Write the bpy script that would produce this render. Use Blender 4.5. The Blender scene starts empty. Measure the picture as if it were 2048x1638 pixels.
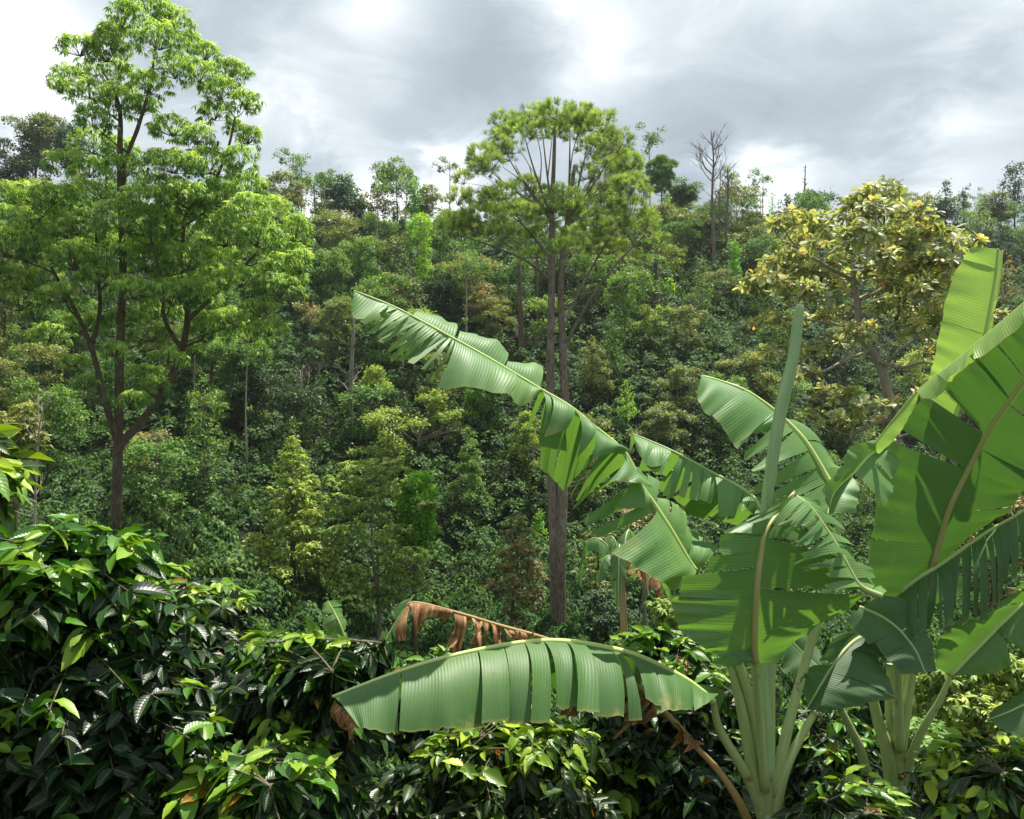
import bpy, math
import numpy as np
from mathutils import Vector
R = math.radians
scene = bpy.context.scene
COL = scene.collection
# ------------------------------------------------------------------ camera, sky, sun, exposure
F = 1704.0                      # focal length in pixels of the 2048 px wide photograph
cam = bpy.data.cameras.new('camera'); camo = bpy.data.objects.new('camera', cam); COL.objects.link(camo)
cam.sensor_width = 36; cam.lens = 36 * F / 2048; cam.clip_start = 0.05; cam.clip_end = 3000
camo.location = (0, 0, 0); camo.rotation_euler = (R(90), 0, 0)
scene.camera = camo
SUN_EL, SUN_AZ = 66.0, 42.0      # azimuth measured from +Y (view direction) towards +X
sl = bpy.data.lights.new('sun', 'SUN'); sl.energy = 5.0; sl.angle = R(0.6); sl.color = (1.0, 0.95, 0.86)
so = bpy.data.objects.new('sun', sl); COL.objects.link(so)
sd = Vector((math.sin(R(SUN_AZ)) * math.cos(R(SUN_EL)), math.cos(R(SUN_AZ)) * math.cos(R(SUN_EL)), math.sin(R(SUN_EL))))
so.rotation_euler = sd.to_track_quat('Z', 'Y').to_euler()
scene.view_settings.view_transform = 'Standard'; scene.view_settings.look = 'None'
scene.view_settings.exposure = 0.75; scene.view_settings.gamma = 1.0
scene.render.engine = 'CYCLES'
scene.cycles.max_bounces = 5; scene.cycles.diffuse_bounces = 3; scene.cycles.glossy_bounces = 2
scene.cycles.transmission_bounces = 4; scene.cycles.transparent_max_bounces = 4

class NT:
    def __init__(s, tree): s.t = tree; s.n = tree.nodes; s.l = tree.links; s.n.clear()
    def node(s, typ, **kw):
        n = s.n.new(typ)
        for k, v in kw.items():
            if k.startswith('i_'):
                n.inputs[k[2:].replace('_', ' ')].default_value = v
            else: setattr(n, k, v)
        return n
    def link(s, a, b): s.l.new(a, b)
    def math(s, op, a, b=None, c=None, clamp=False):
        n = s.n.new('ShaderNodeMath'); n.operation = op; n.use_clamp = clamp
        for i, x in enumerate((a, b, c)):
            if x is None: continue
            if isinstance(x, (int, float)): n.inputs[i].default_value = x
            else: s.link(x, n.inputs[i])
        return n.outputs[0]
    def vmath(s, op, a, b=None, out=0):
        n = s.n.new('ShaderNodeVectorMath'); n.operation = op
        for i, x in enumerate((a, b)):
            if x is None: continue
            if isinstance(x, (tuple, list, Vector)): n.inputs[i].default_value = tuple(x)
            else: s.link(x, n.inputs[i])
        return n.outputs[out]
    def mix(s, fac, a, b, mode='MIX'):
        n = s.n.new('ShaderNodeMix'); n.data_type = 'RGBA'; n.blend_type = mode; n.clamp_factor = True
        for i, x in ((0, fac), (6, a), (7, b)):
            if isinstance(x, (int, float)): n.inputs[i].default_value = x
            elif isinstance(x, (tuple, list)): n.inputs[i].default_value = (*x[:3], 1)
            else: s.link(x, n.inputs[i])
        return n.outputs[2]
    def ramp(s, fac, stops, interp='LINEAR'):
        n = s.n.new('ShaderNodeValToRGB'); cr = n.color_ramp; cr.interpolation = interp
        while len(cr.elements) < len(stops): cr.elements.new(0.5)
        for e, (p, c) in zip(cr.elements, stops):
            e.position = p; e.color = (*c, 1) if len(c) == 3 else c
        s.link(fac, n.inputs[0]); return n.outputs[0]
    def noise(s, vec, scale, detail=4, rough=0.5, dist=0.0):
        n = s.n.new('ShaderNodeTexNoise'); n.inputs['Scale'].default_value = scale
        n.inputs['Detail'].default_value = detail; n.inputs['Roughness'].default_value = rough
        n.inputs['Distortion'].default_value = dist
        if vec is not None: s.link(vec, n.inputs['Vector'])
        return n

def pdir(px, py): return Vector(((px - 1024) / F, 1, (819 - py) / F)).normalized()

world = bpy.data.worlds.new('World'); scene.world = world; world.use_nodes = True
w = NT(world.node_tree)
gen = w.node('ShaderNodeTexCoord').outputs['Generated']
sky = w.node('ShaderNodeTexSky', sky_type='NISHITA', sun_disc=False, sun_elevation=R(SUN_EL), sun_rotation=R(SUN_AZ), altitude=1200, air_density=1.0, dust_density=2.0)
sep = w.node('ShaderNodeSeparateXYZ'); w.link(gen, sep.inputs[0])
zz = w.math('ADD', w.math('MAXIMUM', sep.outputs[2], 0.0), 0.22)
cx = w.math('DIVIDE', sep.outputs[0], zz); cy = w.math('DIVIDE', sep.outputs[1], zz)
cmb = w.node('ShaderNodeCombineXYZ'); w.link(cx, cmb.inputs[0]); w.link(cy, cmb.inputs[1])
n1 = w.noise(cmb.outputs[0], 0.85, 7, 0.52, 0.25)
n2 = w.noise(cmb.outputs[0], 3.6, 9, 0.6, 0.5)
fac = w.math('ADD', w.math('MULTIPLY', w.math('SUBTRACT', n1.outputs[0], 0.5), 0.9), w.math('MULTIPLY', w.math('SUBTRACT', n2.outputs[0], 0.5), 1.05))
warp = w.vmath('ADD', gen, w.vmath('MULTIPLY', w.vmath('SUBTRACT', n2.outputs[1], (0.5, 0.5, 0.5)), (0.16, 0.16, 0.16)))
def blob(px, py, r, amp):
    global fac
    d = w.vmath('DISTANCE', warp, pdir(px, py), out=1)
    amp *= 1.35
    g = w.math('MULTIPLY', w.math('SMOOTH_MAX', w.math('SUBTRACT', 1.0, w.math('DIVIDE', d, r / F)), 0.0, 0.25), amp)
    fac = w.math('ADD', fac, g)
for b in ((0, 130, 240, .5), (110, 10, 150, .16), (590, 190, 110, .26), (690, 235, 80, .24), (470, 150, 90, .14),
          (760, 20, 170, .42), (1200, 40, 260, .35), (1560, -30, 250, .33), (730, 420, 160, .75), (900, 380, 120, .6), (600, 430, 90, .35),
          (1500, 400, 160, .7), (1900, 330, 200, .38), (1650, 340, 120, .25), (2060, 60, 200, .15), (1380, 260, 420, -.2), (250, 60, 130, -.12), (860, 130, 260, -.16),
          (1750, 250, 260, -.14), (1000, 150, 180, -.1), (470, 330, 200, .12)):
    blob(*b)
ccol = w.ramp(w.math('ADD', fac, 0.34, clamp=True), [(0.0, (.33, .375, .41)), (0.3, (.42, .475, .515)), (0.55, (.58, .63, .66)), (0.85, (.86, .89, .91)), (1, (1.05, 1.05, 1.05))])
bg1 = w.node('ShaderNodeBackground'); w.link(sky.outputs[0], bg1.inputs[0]); bg1.inputs[1].default_value = 0.1
bg2 = w.node('ShaderNodeBackground'); w.link(ccol, bg2.inputs[0]); bg2.inputs[1].default_value = 0.84
mx = w.node('ShaderNodeMixShader'); mx.inputs[0].default_value = 0.93
w.link(bg1.outputs[0], mx.inputs[1]); w.link(bg2.outputs[0], mx.inputs[2])
w.link(mx.outputs[0], w.node('ShaderNodeOutputWorld').inputs[0])

# ------------------------------------------------------------------ helpers
rng = np.random.default_rng(7)
CR = {0: (0, 0, 1.0), 1: (620, 560, 2.924), 2: (1000, 700, 2.924), 3: (1348, 900, 2.22), 4: (1348, 450, 2.924), 5: (600, 1100, 2.2756), 6: (450, 800, 2.924)}
def P(px, py, Y): return np.array([(px - 1024) / F * Y, Y, (819 - py) / F * Y])
def K(c, x, y, Y):
    o = CR[c]; return P(o[0] + x / o[2], o[1] + y / o[2], Y)
def unit(a):
    a = np.asarray(a, float); return a / np.maximum(np.linalg.norm(a, axis=-1, keepdims=True), 1e-9)

def make_mesh(name, verts, faces, uv=None, attrs=None, smooth=True):
    """faces: list of (F,k) index arrays; uv per vertex; attrs dict name -> per vertex float"""
    me = bpy.data.meshes.new(name)
    verts = np.asarray(verts, np.float32); me.vertices.add(len(verts)); me.vertices.foreach_set('co', verts.ravel())
    faces = [np.asarray(f, np.int32) for f in faces if len(f)]
    li = np.concatenate([f.ravel() for f in faces]); tot = np.concatenate([np.full(len(f), f.shape[1], np.int32) for f in faces])
    st = np.concatenate([[0], np.cumsum(tot)[:-1]]).astype(np.int32)
    me.loops.add(len(li)); me.loops.foreach_set('vertex_index', li)
    me.polygons.add(len(tot)); me.polygons.foreach_set('loop_start', st); me.polygons.foreach_set('loop_total', tot)
    me.polygons.foreach_set('use_smooth', np.full(len(tot), smooth))
    if uv is not None:
        l = me.uv_layers.new(name='UVMap'); l.data.foreach_set('uv', np.asarray(uv, np.float32)[li].ravel())
    for k, v in (attrs or {}).items():
        a = me.attributes.new(k, 'FLOAT', 'POINT'); a.data.foreach_set('value', np.asarray(v, np.float32))
    me.update(calc_edges=True); me.validate()
    return me
def obj(name, me, mat=None, parent=None, loc=(0, 0, 0)):
    o = bpy.data.objects.new(name, me); COL.objects.link(o)
    if mat is not None and me is not None and not me.materials: me.materials.append(mat)
    if parent is not None: o.parent = parent
    o.location = loc
    return o
def tag(o, label=None, cat=None, group=None, kind=None):
    if label: o['label'] = label
    if cat: o['category'] = cat
    if group: o['group'] = group
    if kind: o['kind'] = kind
    return o
def thing(name, label, cat, loc, group=None):
    return tag(obj(name, None, None, None, tuple(loc)), label, cat, group)

def catmull(pts, t):
    pts = np.asarray(pts, float); n = len(pts); t = np.clip(np.atleast_1d(np.asarray(t, float)), 0, n - 1 - 1e-6)
    i = np.floor(t).astype(int); f = (t - i)[:, None]
    p0 = np.where((i > 0)[:, None], pts[np.maximum(i - 1, 0)], 2 * pts[0] - pts[1]); p1 = pts[i]; p2 = pts[i + 1]
    p3 = np.where((i + 2 < n)[:, None], pts[np.minimum(i + 2, n - 1)], 2 * pts[-1] - pts[-2])
    return 0.5 * ((2 * p1) + (-p0 + p2) * f + (2 * p0 - 5 * p1 + 4 * p2 - p3) * f ** 2 + (-p0 + 3 * p1 - 3 * p2 + p3) * f ** 3)

class Tubes:
    def __init__(s): s.v = []; s.f = []; s.n = 0; s.uv = []
    def add(s, pts, rad, sides=6, cap=True, squash=None, wob=0.0):
        pts = np.asarray(pts, float); m = len(pts)
        rad = np.interp(np.linspace(0, 1, m), np.linspace(0, 1, len(np.atleast_1d(rad))), np.atleast_1d(rad)) if np.ndim(rad) else np.full(m, rad)
        tan = unit(np.gradient(pts, axis=0)); ref = np.array([0.3, -0.9, 0.2]) if abs(tan[0][1]) < .85 else np.array([1.0, 0, 0.2])
        a = unit(np.cross(tan, ref)); b = np.cross(a, tan)
        th = np.linspace(0, 2 * np.pi, sides, endpoint=False)
        r = rad[:, None] * (1 + wob * rng.normal(size=(m, sides))) if wob else rad[:, None] * np.ones((1, sides))
        sq = 1.0 if squash is None else squash
        ring = pts[:, None, :] + r[..., None] * (np.cos(th)[None, :, None] * a[:, None, :] + sq * np.sin(th)[None, :, None] * b[:, None, :])
        s.v.append(ring.reshape(-1, 3))
        L = np.concatenate([[0], np.cumsum(np.linalg.norm(np.diff(pts, axis=0), axis=1))])
        s.uv.append(np.stack([np.repeat(L, sides), np.tile(th / 6.2832, m)], 1))
        i = np.arange(m - 1)[:, None] * sides; j = np.arange(sides)[None, :]; j2 = (j + 1) % sides
        s.f.append((np.stack([i + j, i + j2, i + sides + j2, i + sides + j], -1).reshape(-1, 4) + s.n))
        s.n += m * sides
        if cap:
            for q, k in ((pts[0] - tan[0] * rad[0] * .3, 0), (pts[-1] + tan[-1] * rad[-1] * .6, (m - 1) * sides)):
                s.v.append(q[None]); base = s.n - m * sides if k == 0 else s.n - 1 - m * sides
                jj = np.arange(sides); c = s.n
                tri = np.stack([base + k + jj, base + k + (jj + 1) % sides, np.full(sides, c), np.full(sides, c)], -1)
                s.f.append(tri[:, :3].copy()) ; s.uv.append(np.zeros((1, 2))); s.n += 1
    def mesh(s, name, origin=(0, 0, 0)):
        q = [f for f in s.f if f.shape[1] == 4]; t = [f for f in s.f if f.shape[1] == 3]
        return make_mesh(name, np.concatenate(s.v) - np.asarray(origin), [np.concatenate(q)] + ([np.concatenate(t)] if t else []), uv=np.concatenate(s.uv))

# leaf templates: (verts (side, along, up), faces list, uv)
def tpl_diamond(wd=.5):
    v = np.array([[0, 0, 0], [wd / 2, .45, .03], [0, 1, -.08], [-wd / 2, .45, .03]]); return v, [np.array([[0, 1, 2, 3]])]
def tpl_fold(wd=.4, droop=.15, fold=.08):
    ys = [0, .28, .62, 1.0]; ws = [0.02, .9, .8, 0.0]
    v = []
    for y, q in zip(ys, ws):
        z = -droop * y * y
        v += [[-wd / 2 * q, y, z + fold * q], [0, y, z], [wd / 2 * q, y, z + fold * q]]
    f = []
    for i in range(3):
        a = i * 3; f += [[a, a + 1, a + 4, a + 3], [a + 1, a + 2, a + 5, a + 4]]
    return np.array(v), [np.array(f)]
def tpl_coffee(wd=.42, droop=.35, fold=.10, wave=.03, n=8):
    v = []; uv = []
    for i in range(n + 1):
        y = i / n; q = (math.sin(math.pi * min(1, y ** .85)) ** .8) if 0 < i < n else 0.015
        q *= 1.0 - .25 * max(0, y - .6); z = -droop * y ** 1.7
        for s_, k in ((-1, 1.0), (-.5, .5), (0, 0), (.5, .5), (1, 1.0)):
            wz = wave * math.sin(y * 22 + (1.5 if s_ < 0 else 0)) * abs(s_) ** 2 * (1 if 0 < i < n else 0)
            v.append([wd / 2 * q * s_, y, z + fold * q * (k ** 1.5) + wz - .02 * q * (1 - k)]); uv.append([.5 + .5 * s_, y])
    f = []
    for i in range(n):
        for j in range(4):
            a = i * 5 + j; f.append([a, a + 1, a + 6, a + 5])
    return np.array(v), [np.array(f)], np.array(uv)
def tpl_needles(n=16, wd=.035, seed=1, spread=.8):
    r = np.random.default_rng(seed); v = []; f = []
    for i in range(n):
        a = r.uniform(0, 6.283); e = r.uniform(.1, 1) * spread; L = r.uniform(.75, 1.1)
        d = np.array([math.sin(e) * math.cos(a), math.cos(e), math.sin(e) * math.sin(a)]); s_ = unit(np.cross(d, r.normal(size=3)))
        k = len(v); v += [s_ * wd, -s_ * wd, d * L * .6 - s_ * wd * .9 + [0, 0, -.02], d * L + [0, 0, -.10]]; f.append([k, k + 1, k + 2, k + 3])
        v[k + 1], v[k + 2] = -s_ * wd, d * L * .6 - s_ * wd
    return np.array(v), [np.array(f)]

class Leaves:
    def __init__(s): s.p = []; s.d = []; s.n = []; s.s = []; s.t = []
    def add(s, p, d, n, size, tint):
        p = np.atleast_2d(p); m = len(p)
        s.p.append(p); s.d.append(np.broadcast_to(d, (m, 3))); s.n.append(np.broadcast_to(n, (m, 3)))
        s.s.append(np.broadcast_to(size, (m,))); s.t.append(np.broadcast_to(tint, (m,)))
    def count(s): return sum(len(x) for x in s.p)
    def mesh(s, name, tpls, origin=(0, 0, 0), smooth=False, seed=0):
        p = np.concatenate(s.p) - np.asarray(origin); d = unit(np.concatenate(s.d)); n = np.concatenate(s.n)
        sz = np.concatenate(s.s); ti = np.concatenate(s.t)
        side = unit(np.cross(d, n)); up = np.cross(side, d)
        which = np.random.default_rng(seed).integers(0, len(tpls), len(p))
        V = []; Fc = {}; T = []; U = []; off = 0
        for k, tp in enumerate(tpls):
            idx = np.nonzero(which == k)[0]
            if not len(idx): continue
            tv, tf = tp[0], tp[1]; nv = len(tv)
            vv = p[idx][:, None, :] + sz[idx][:, None, None] * (tv[None, :, 0, None] * side[idx][:, None] + tv[None, :, 1, None] * d[idx][:, None] + tv[None, :, 2, None] * up[idx][:, None])
            V.append(vv.reshape(-1, 3)); T.append(np.repeat(ti[idx], nv))
            if len(tp) > 2: U.append(np.tile(tp[2], (len(idx), 1)))
            for f in tf:
                ff = (f[None] + (np.arange(len(idx)) * nv)[:, None, None] + off).reshape(-1, f.shape[1])
                Fc.setdefault(f.shape[1], []).append(ff)
            off += len(idx) * nv
        return make_mesh(name, np.concatenate(V), [np.concatenate(x) for x in Fc.values()], uv=np.concatenate(U) if U else None, attrs={'tint': np.concatenate(T)}, smooth=smooth)

# ------------------------------------------------------------------ materials
def newmat(name):
    m = bpy.data.materials.new(name); m.use_nodes = True; return m, NT(m.node_tree)
def leafmat(name, stops, transl=.35, rough=.45, spec=.5, tcol=(1.4, 1.35, .6), uvvein=False, objvar=.3, coat=0.0):
    m, t = newmat(name)
    a = t.node('ShaderNodeAttribute', attribute_name='tint')
    oi = t.node('ShaderNodeObjectInfo')
    c = t.ramp(a.outputs['Fac'], stops)
    k = t.math('MULTIPLY_ADD', oi.outputs['Random'], objvar, 1 - objvar / 2)
    hs = t.node('ShaderNodeHueSaturation'); t.link(c, hs.inputs['Color']); t.link(k, hs.inputs['Value'])
    t.link(t.math('MULTIPLY_ADD', oi.outputs['Random'], -.035, .517), hs.inputs['Hue']); c = hs.outputs[0]
    b = t.node('ShaderNodeBsdfPrincipled'); b.inputs['Roughness'].default_value = rough; b.inputs['Specular IOR Level'].default_value = spec
    nrm = None
    if uvvein:
        uv = t.node('ShaderNodeTexCoord').outputs['UV']; s2 = t.node('ShaderNodeSeparateXYZ'); t.link(uv, s2.inputs[0])
        ax = t.math('ABSOLUTE', t.math('SUBTRACT', s2.outputs[0], .5))
        ph = t.math('ADD', t.math('MULTIPLY', s2.outputs[1], 62.0), t.math('MULTIPLY', ax, -26.0))
        wv = t.math('POWER', t.math('ABSOLUTE', t.math('SINE', t.math('MULTIPLY', ph, .5))), .6)
        midl = t.math('SMOOTH_MIN', t.math('MULTIPLY', ax, 14.0), 1.0, .3)
        hgt = t.math('ADD', wv, midl)
        bp = t.node('ShaderNodeBump', i_Strength=.2, i_Distance=.0022); t.link(hgt, bp.inputs['Height']); nrm = bp.outputs[0]
        t.link(nrm, b.inputs['Normal'])
        c = t.mix(t.math('MULTIPLY', t.math('SUBTRACT', 1.0, midl, clamp=True), .55), c, (.16, .26, .05))
        nz = t.noise(t.node('ShaderNodeTexCoord').outputs['Object'], 38, 3)
        c = t.mix(t.math('MULTIPLY', nz.outputs[0], .35), c, t.mix(1.0, c, (1.3, 1.15, .6), 'MULTIPLY'))
    t.link(c, b.inputs['Base Color'])
    tr = t.node('ShaderNodeBsdfTranslucent'); t.link(t.mix(1.0, c, tcol, 'MULTIPLY'), tr.inputs[0])
    ms = t.node('ShaderNodeMixShader'); ms.inputs[0].default_value = transl
    t.link(b.outputs[0], ms.inputs[1]); t.link(tr.outputs[0], ms.inputs[2]); t.link(ms.outputs[0], t.node('ShaderNodeOutputMaterial').inputs[0])
    return m
def barkmat(name, c1, c2, scale=6.0, lichen=None, bump=.5, stretch=.25):
    m, t = newmat(name)
    tc = t.node('ShaderNodeTexCoord').outputs['Object']; mp = t.node('ShaderNodeMapping'); mp.inputs['Scale'].default_value = (1, 1, stretch); t.link(tc, mp.inputs[0])
    n = t.noise(mp.outputs[0], scale * 4, 6, .65); n2 = t.noise(tc, scale * .6, 4)
    c = t.mix(t.math('MULTIPLY_ADD', n.outputs[0], 3.0, -1.0, clamp=True), c1, c2)
    if lichen: c = t.mix(t.math('MULTIPLY_ADD', n2.outputs[0], 6.0, -3.2, clamp=True), c, lichen)
    b = t.node('ShaderNodeBsdfPrincipled', i_Roughness=.85); b.inputs['Specular IOR Level'].default_value = .25; t.link(c, b.inputs['Base Color'])
    bp = t.node('ShaderNodeBump', i_Strength=bump, i_Distance=.05); t.link(n.outputs[0], bp.inputs['Height']); t.link(bp.outputs[0], b.inputs['Normal'])
    t.link(b.outputs[0], t.node('ShaderNodeOutputMaterial').inputs[0]); return m

M = {}
M['bark_pine'] = barkmat('pine_bark', (.09, .065, .048), (.34, .27, .21), 5, (.28, .26, .22), .8)
M['bark_brown'] = barkmat('brown_bark', (.05, .036, .022), (.16, .12, .075), 5, (.17, .15, .09))
M['bark_grey'] = barkmat('grey_bark', (.12, .105, .08), (.30, .27, .21), 5, (.17, .2, .11))
M['bark_pale'] = barkmat('pale_bark', (.20, .165, .12), (.44, .39, .31), 8, (.3, .32, .2))
M['bark_dead'] = barkmat('dead_wood', (.2, .16, .12), (.42, .37, .31), 6)
M['bark_dark'] = barkmat('weathered_dead_wood', (.10, .07, .055), (.24, .18, .15), 6)
M['stem'] = barkmat('coffee_stem', (.09, .07, .04), (.22, .2, .12), 20)
L = leafmat
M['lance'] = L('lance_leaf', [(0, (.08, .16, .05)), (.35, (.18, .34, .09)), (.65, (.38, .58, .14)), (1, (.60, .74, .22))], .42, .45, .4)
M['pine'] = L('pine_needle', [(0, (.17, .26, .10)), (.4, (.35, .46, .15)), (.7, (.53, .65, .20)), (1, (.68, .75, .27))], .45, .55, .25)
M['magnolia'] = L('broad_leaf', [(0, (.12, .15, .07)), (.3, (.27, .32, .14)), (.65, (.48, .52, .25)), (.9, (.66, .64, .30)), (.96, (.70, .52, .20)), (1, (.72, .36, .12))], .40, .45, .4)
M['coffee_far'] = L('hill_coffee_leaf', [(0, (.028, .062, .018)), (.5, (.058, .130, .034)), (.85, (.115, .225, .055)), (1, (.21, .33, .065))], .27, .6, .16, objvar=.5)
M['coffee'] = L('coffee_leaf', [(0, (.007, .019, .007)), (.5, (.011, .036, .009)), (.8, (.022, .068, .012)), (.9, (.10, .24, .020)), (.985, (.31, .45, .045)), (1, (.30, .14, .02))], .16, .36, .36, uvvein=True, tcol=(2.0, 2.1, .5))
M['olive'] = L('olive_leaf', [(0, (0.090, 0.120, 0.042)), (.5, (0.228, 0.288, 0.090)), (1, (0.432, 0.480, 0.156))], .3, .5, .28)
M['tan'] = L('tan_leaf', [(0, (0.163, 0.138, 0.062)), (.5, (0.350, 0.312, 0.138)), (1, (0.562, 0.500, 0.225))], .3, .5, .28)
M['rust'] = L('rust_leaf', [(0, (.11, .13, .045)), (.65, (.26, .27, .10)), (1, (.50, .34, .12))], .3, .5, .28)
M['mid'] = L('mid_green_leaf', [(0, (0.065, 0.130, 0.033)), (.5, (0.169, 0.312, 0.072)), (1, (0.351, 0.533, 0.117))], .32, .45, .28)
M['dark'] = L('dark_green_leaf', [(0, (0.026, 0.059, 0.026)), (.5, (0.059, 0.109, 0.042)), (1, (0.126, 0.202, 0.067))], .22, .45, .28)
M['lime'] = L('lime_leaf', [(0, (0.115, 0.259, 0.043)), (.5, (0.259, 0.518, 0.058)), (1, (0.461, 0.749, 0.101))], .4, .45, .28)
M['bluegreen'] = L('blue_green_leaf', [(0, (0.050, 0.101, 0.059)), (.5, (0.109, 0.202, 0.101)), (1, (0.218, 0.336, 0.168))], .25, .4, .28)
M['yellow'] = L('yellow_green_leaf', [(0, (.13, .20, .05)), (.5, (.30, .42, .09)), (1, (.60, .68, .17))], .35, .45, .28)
# ------------------------------------------------------------------ terrain
PY = np.array([-60, -15, -3, 0, 2, 5, 9, 14, 20, 28, 34, 38, 45, 52, 60, 67, 75, 83, 90, 96, 104, 120, 160, 400, 1500.])
PZ = np.array([4, 1, -1.5, -1.75, -1.95, -2.8, -4.3, -6.2, -8.0, -9.2, -9.2, -8.4, -5.4, -1.4, 3.1, 6.8, 10.9, 14.6, 17.6, 19.2, 20.0, 18.5, 14, 0, -20.])
def sstep(x, a, b):
    t = np.clip((x - a) / (b - a), 0, 1); return t * t * (3 - 2 * t)
def H(x, y):
    x = np.asarray(x, float); y = np.asarray(y, float)
    s = 1 + .32 * sstep(x / np.maximum(y, 20.), .22, .5) * sstep(y, 30, 60)
    z = np.interp(y / s, PY, PZ) * s
    z = z + 3.4 * sstep(-x, 3, 11) * np.exp(-((y - 25) / 9.0) ** 2)
    z = z + sstep(y, 20, 45) * (.7 * np.sin(x * .13 + 1.3) * np.sin(y * .11 + .4) + .4 * np.sin(x * .31 + y * .17) + .25 * np.sin(y * .4 - x * .22))
    z = z + sstep(y, 1, 6) * .12 * np.sin(x * 1.1 + .5) * np.sin(y * .9)
    return z
m, t = newmat('hill_soil')
n_ = t.noise(t.node('ShaderNodeTexCoord').outputs['Object'], .7, 8, .7)
n3 = t.noise(t.node('ShaderNodeTexCoord').outputs['Object'], 9, 5, .7)
c = t.mix(n_.outputs[0], (.022, .030, .012), (.055, .050, .026)); c = t.mix(t.math('MULTIPLY', n3.outputs[0], .5), c, (.02, .045, .012))
b = t.node('ShaderNodeBsdfPrincipled', i_Roughness=.95); t.link(c, b.inputs['Base Color'])
bp = t.node('ShaderNodeBump', i_Strength=.8, i_Distance=.3); t.link(n3.outputs[0], bp.inputs['Height']); t.link(bp.outputs[0], b.inputs['Normal'])
t.link(b.outputs[0], t.node('ShaderNodeOutputMaterial').inputs[0])
M['soil'] = m
xs = np.concatenate([np.linspace(-900, -120, 14), np.linspace(-110, 110, 150), np.linspace(120, 900, 14)])
ys = np.concatenate([np.linspace(-60, -2, 14), np.linspace(-1, 170, 170), np.linspace(180, 1400, 24)])
X, Yg = np.meshgrid(xs, ys); Z = H(X, Yg); nx = len(xs); ny = len(ys)
i = np.arange(ny - 1)[:, None] * nx + np.arange(nx - 1)[None]
me = make_mesh('hillside', np.stack([X, Yg, Z], -1).reshape(-1, 3), [np.stack([i, i + 1, i + nx + 1, i + nx], -1).reshape(-1, 4)])
tag(obj('ground', me, M['soil']), 'steep green valley hillside of dark soil under the coffee shrubs', 'ground', kind='structure')

def rand_dirs(n, r=rng): return unit(r.normal(size=(n, 3)))
# ------------------------------------------------------------------ foliage clumps
def clump(lv, c, r, dens, size, style, r_=rng, toplight=.25, flat=None):
    """leaf clusters over and inside an ellipsoid; tint = random per leaf, raised on the upper leaves as painted top light"""
    r = np.asarray(r, float); n = max(4, int(dens * 1.15 * (r[0] * r[1] + r[0] * r[2] + r[1] * r[2]) / 3))
    d = rand_dirs(n, r_); d[:, 2] = np.where(d[:, 2] < -.45, -d[:, 2], d[:, 2])
    rad = r_.uniform(.55, 1.08, n) ** .6
    q = c + d * r * rad[:, None]; q += r_.normal(size=(n, 3)) * r * .07
    kx = r_.uniform(0, 6.28, 3); fr = 2.2 / max(np.mean(r), .15)
    gap = np.sin(q[:, 0] * fr + kx[0]) * np.sin(q[:, 1] * fr + kx[1]) + np.sin(q[:, 2] * fr * 1.4 + kx[2]) * .6 + r_.normal(size=n) * .35
    q = q[gap > -.8]; d = d[gap > -.8]; rad = rad[gap > -.8]; n = len(q)
    tp = r_.random(n) * .55 + toplight * np.clip(d[:, 2] * rad + r_.normal(size=n) * .25, 0, 1)  # toplight puts light from above into the leaf tint
    if style == 'droop':        # rosettes of hanging lance leaves
        k = 9; lf_ = float(-.6 if size > .17 else -.25)
        az = r_.uniform(0, 6.283, (n, k)); out = np.stack([np.cos(az), np.sin(az), r_.uniform(-.9, .45, (n, k))], -1)
        out = unit(out + d[:, None] * .4 + [0, 0, lf_]); pos = q[:, None] + out * size * .05
        lv.add(pos.reshape(-1, 3), out.reshape(-1, 3), (np.array([0, 0, 1.]) + r_.normal(size=(n, k, 3)) * .25).reshape(-1, 3), size * r_.uniform(.7, 1.15, n * k), np.clip(np.repeat(tp, k) + r_.normal(size=n * k) * .1 + np.where(out[..., 2].ravel() > -.1, .12, 0), 0, 1))
    elif style == 'needle':
        ax = unit(d * .8 + [0, 0, .65] + r_.normal(size=(n, 3)) * .25)
        lv.add(q, ax, r_.normal(size=(n, 3)), size * r_.uniform(.75, 1.2, n), np.clip(tp + r_.normal(size=n) * .12, 0, 1))
    elif style == 'rosette':
        k = 8
        ax = unit(d * .7 + [0, 0, .7] + r_.normal(size=(n, 3)) * .35)
        az = r_.uniform(0, 6.283, (n, 1)) + np.arange(k) * 2.4
        e1 = unit(np.cross(ax, [0.2, 1, 0.1])); e2 = np.cross(ax, e1)
        out = np.cos(az)[..., None] * e1[:, None] + np.sin(az)[..., None] * e2[:, None]
        lift = r_.uniform(-.35, .9, (n, k))[..., None]
        dd = unit(out + lift * ax[:, None] + [0, 0, -.15])
        lv.add((q[:, None] + dd * .015).reshape(-1, 3), dd.reshape(-1, 3), (ax[:, None] + 0 * dd - .3 * out + r_.normal(size=dd.shape) * .2).reshape(-1, 3), size * r_.uniform(.6, 1.1, n * k), np.clip(np.repeat(tp, k) + r_.normal(size=n * k) * .15 + (r_.random(n * k) < .03) * .5, 0, 1))
    else:                       # 'leaf': small leaves in short sprays
        k = 5
        ax = unit(d * .6 + [0, 0, .1] + r_.normal(size=(n, 3)) * .5)
        dd = unit(ax[:, None] + r_.normal(size=(n, k, 3)) * .7 + [0, 0, -.2])
        nn = unit(np.array([0, 0, 1.0]) + d[:, None] * .35 + r_.normal(size=(n, k, 3)) * (.25 if style == 'flatleaf' else .5))
        pos = q[:, None] + r_.normal(size=(n, k, 3)) * size * .55
        lv.add(pos.reshape(-1, 3), dd.reshape(-1, 3), nn.reshape(-1, 3), size * r_.uniform(.6, 1.2, n * k), np.clip(np.repeat(tp, k) + r_.normal(size=n * k) * .14, 0, 1))
    return q

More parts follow.
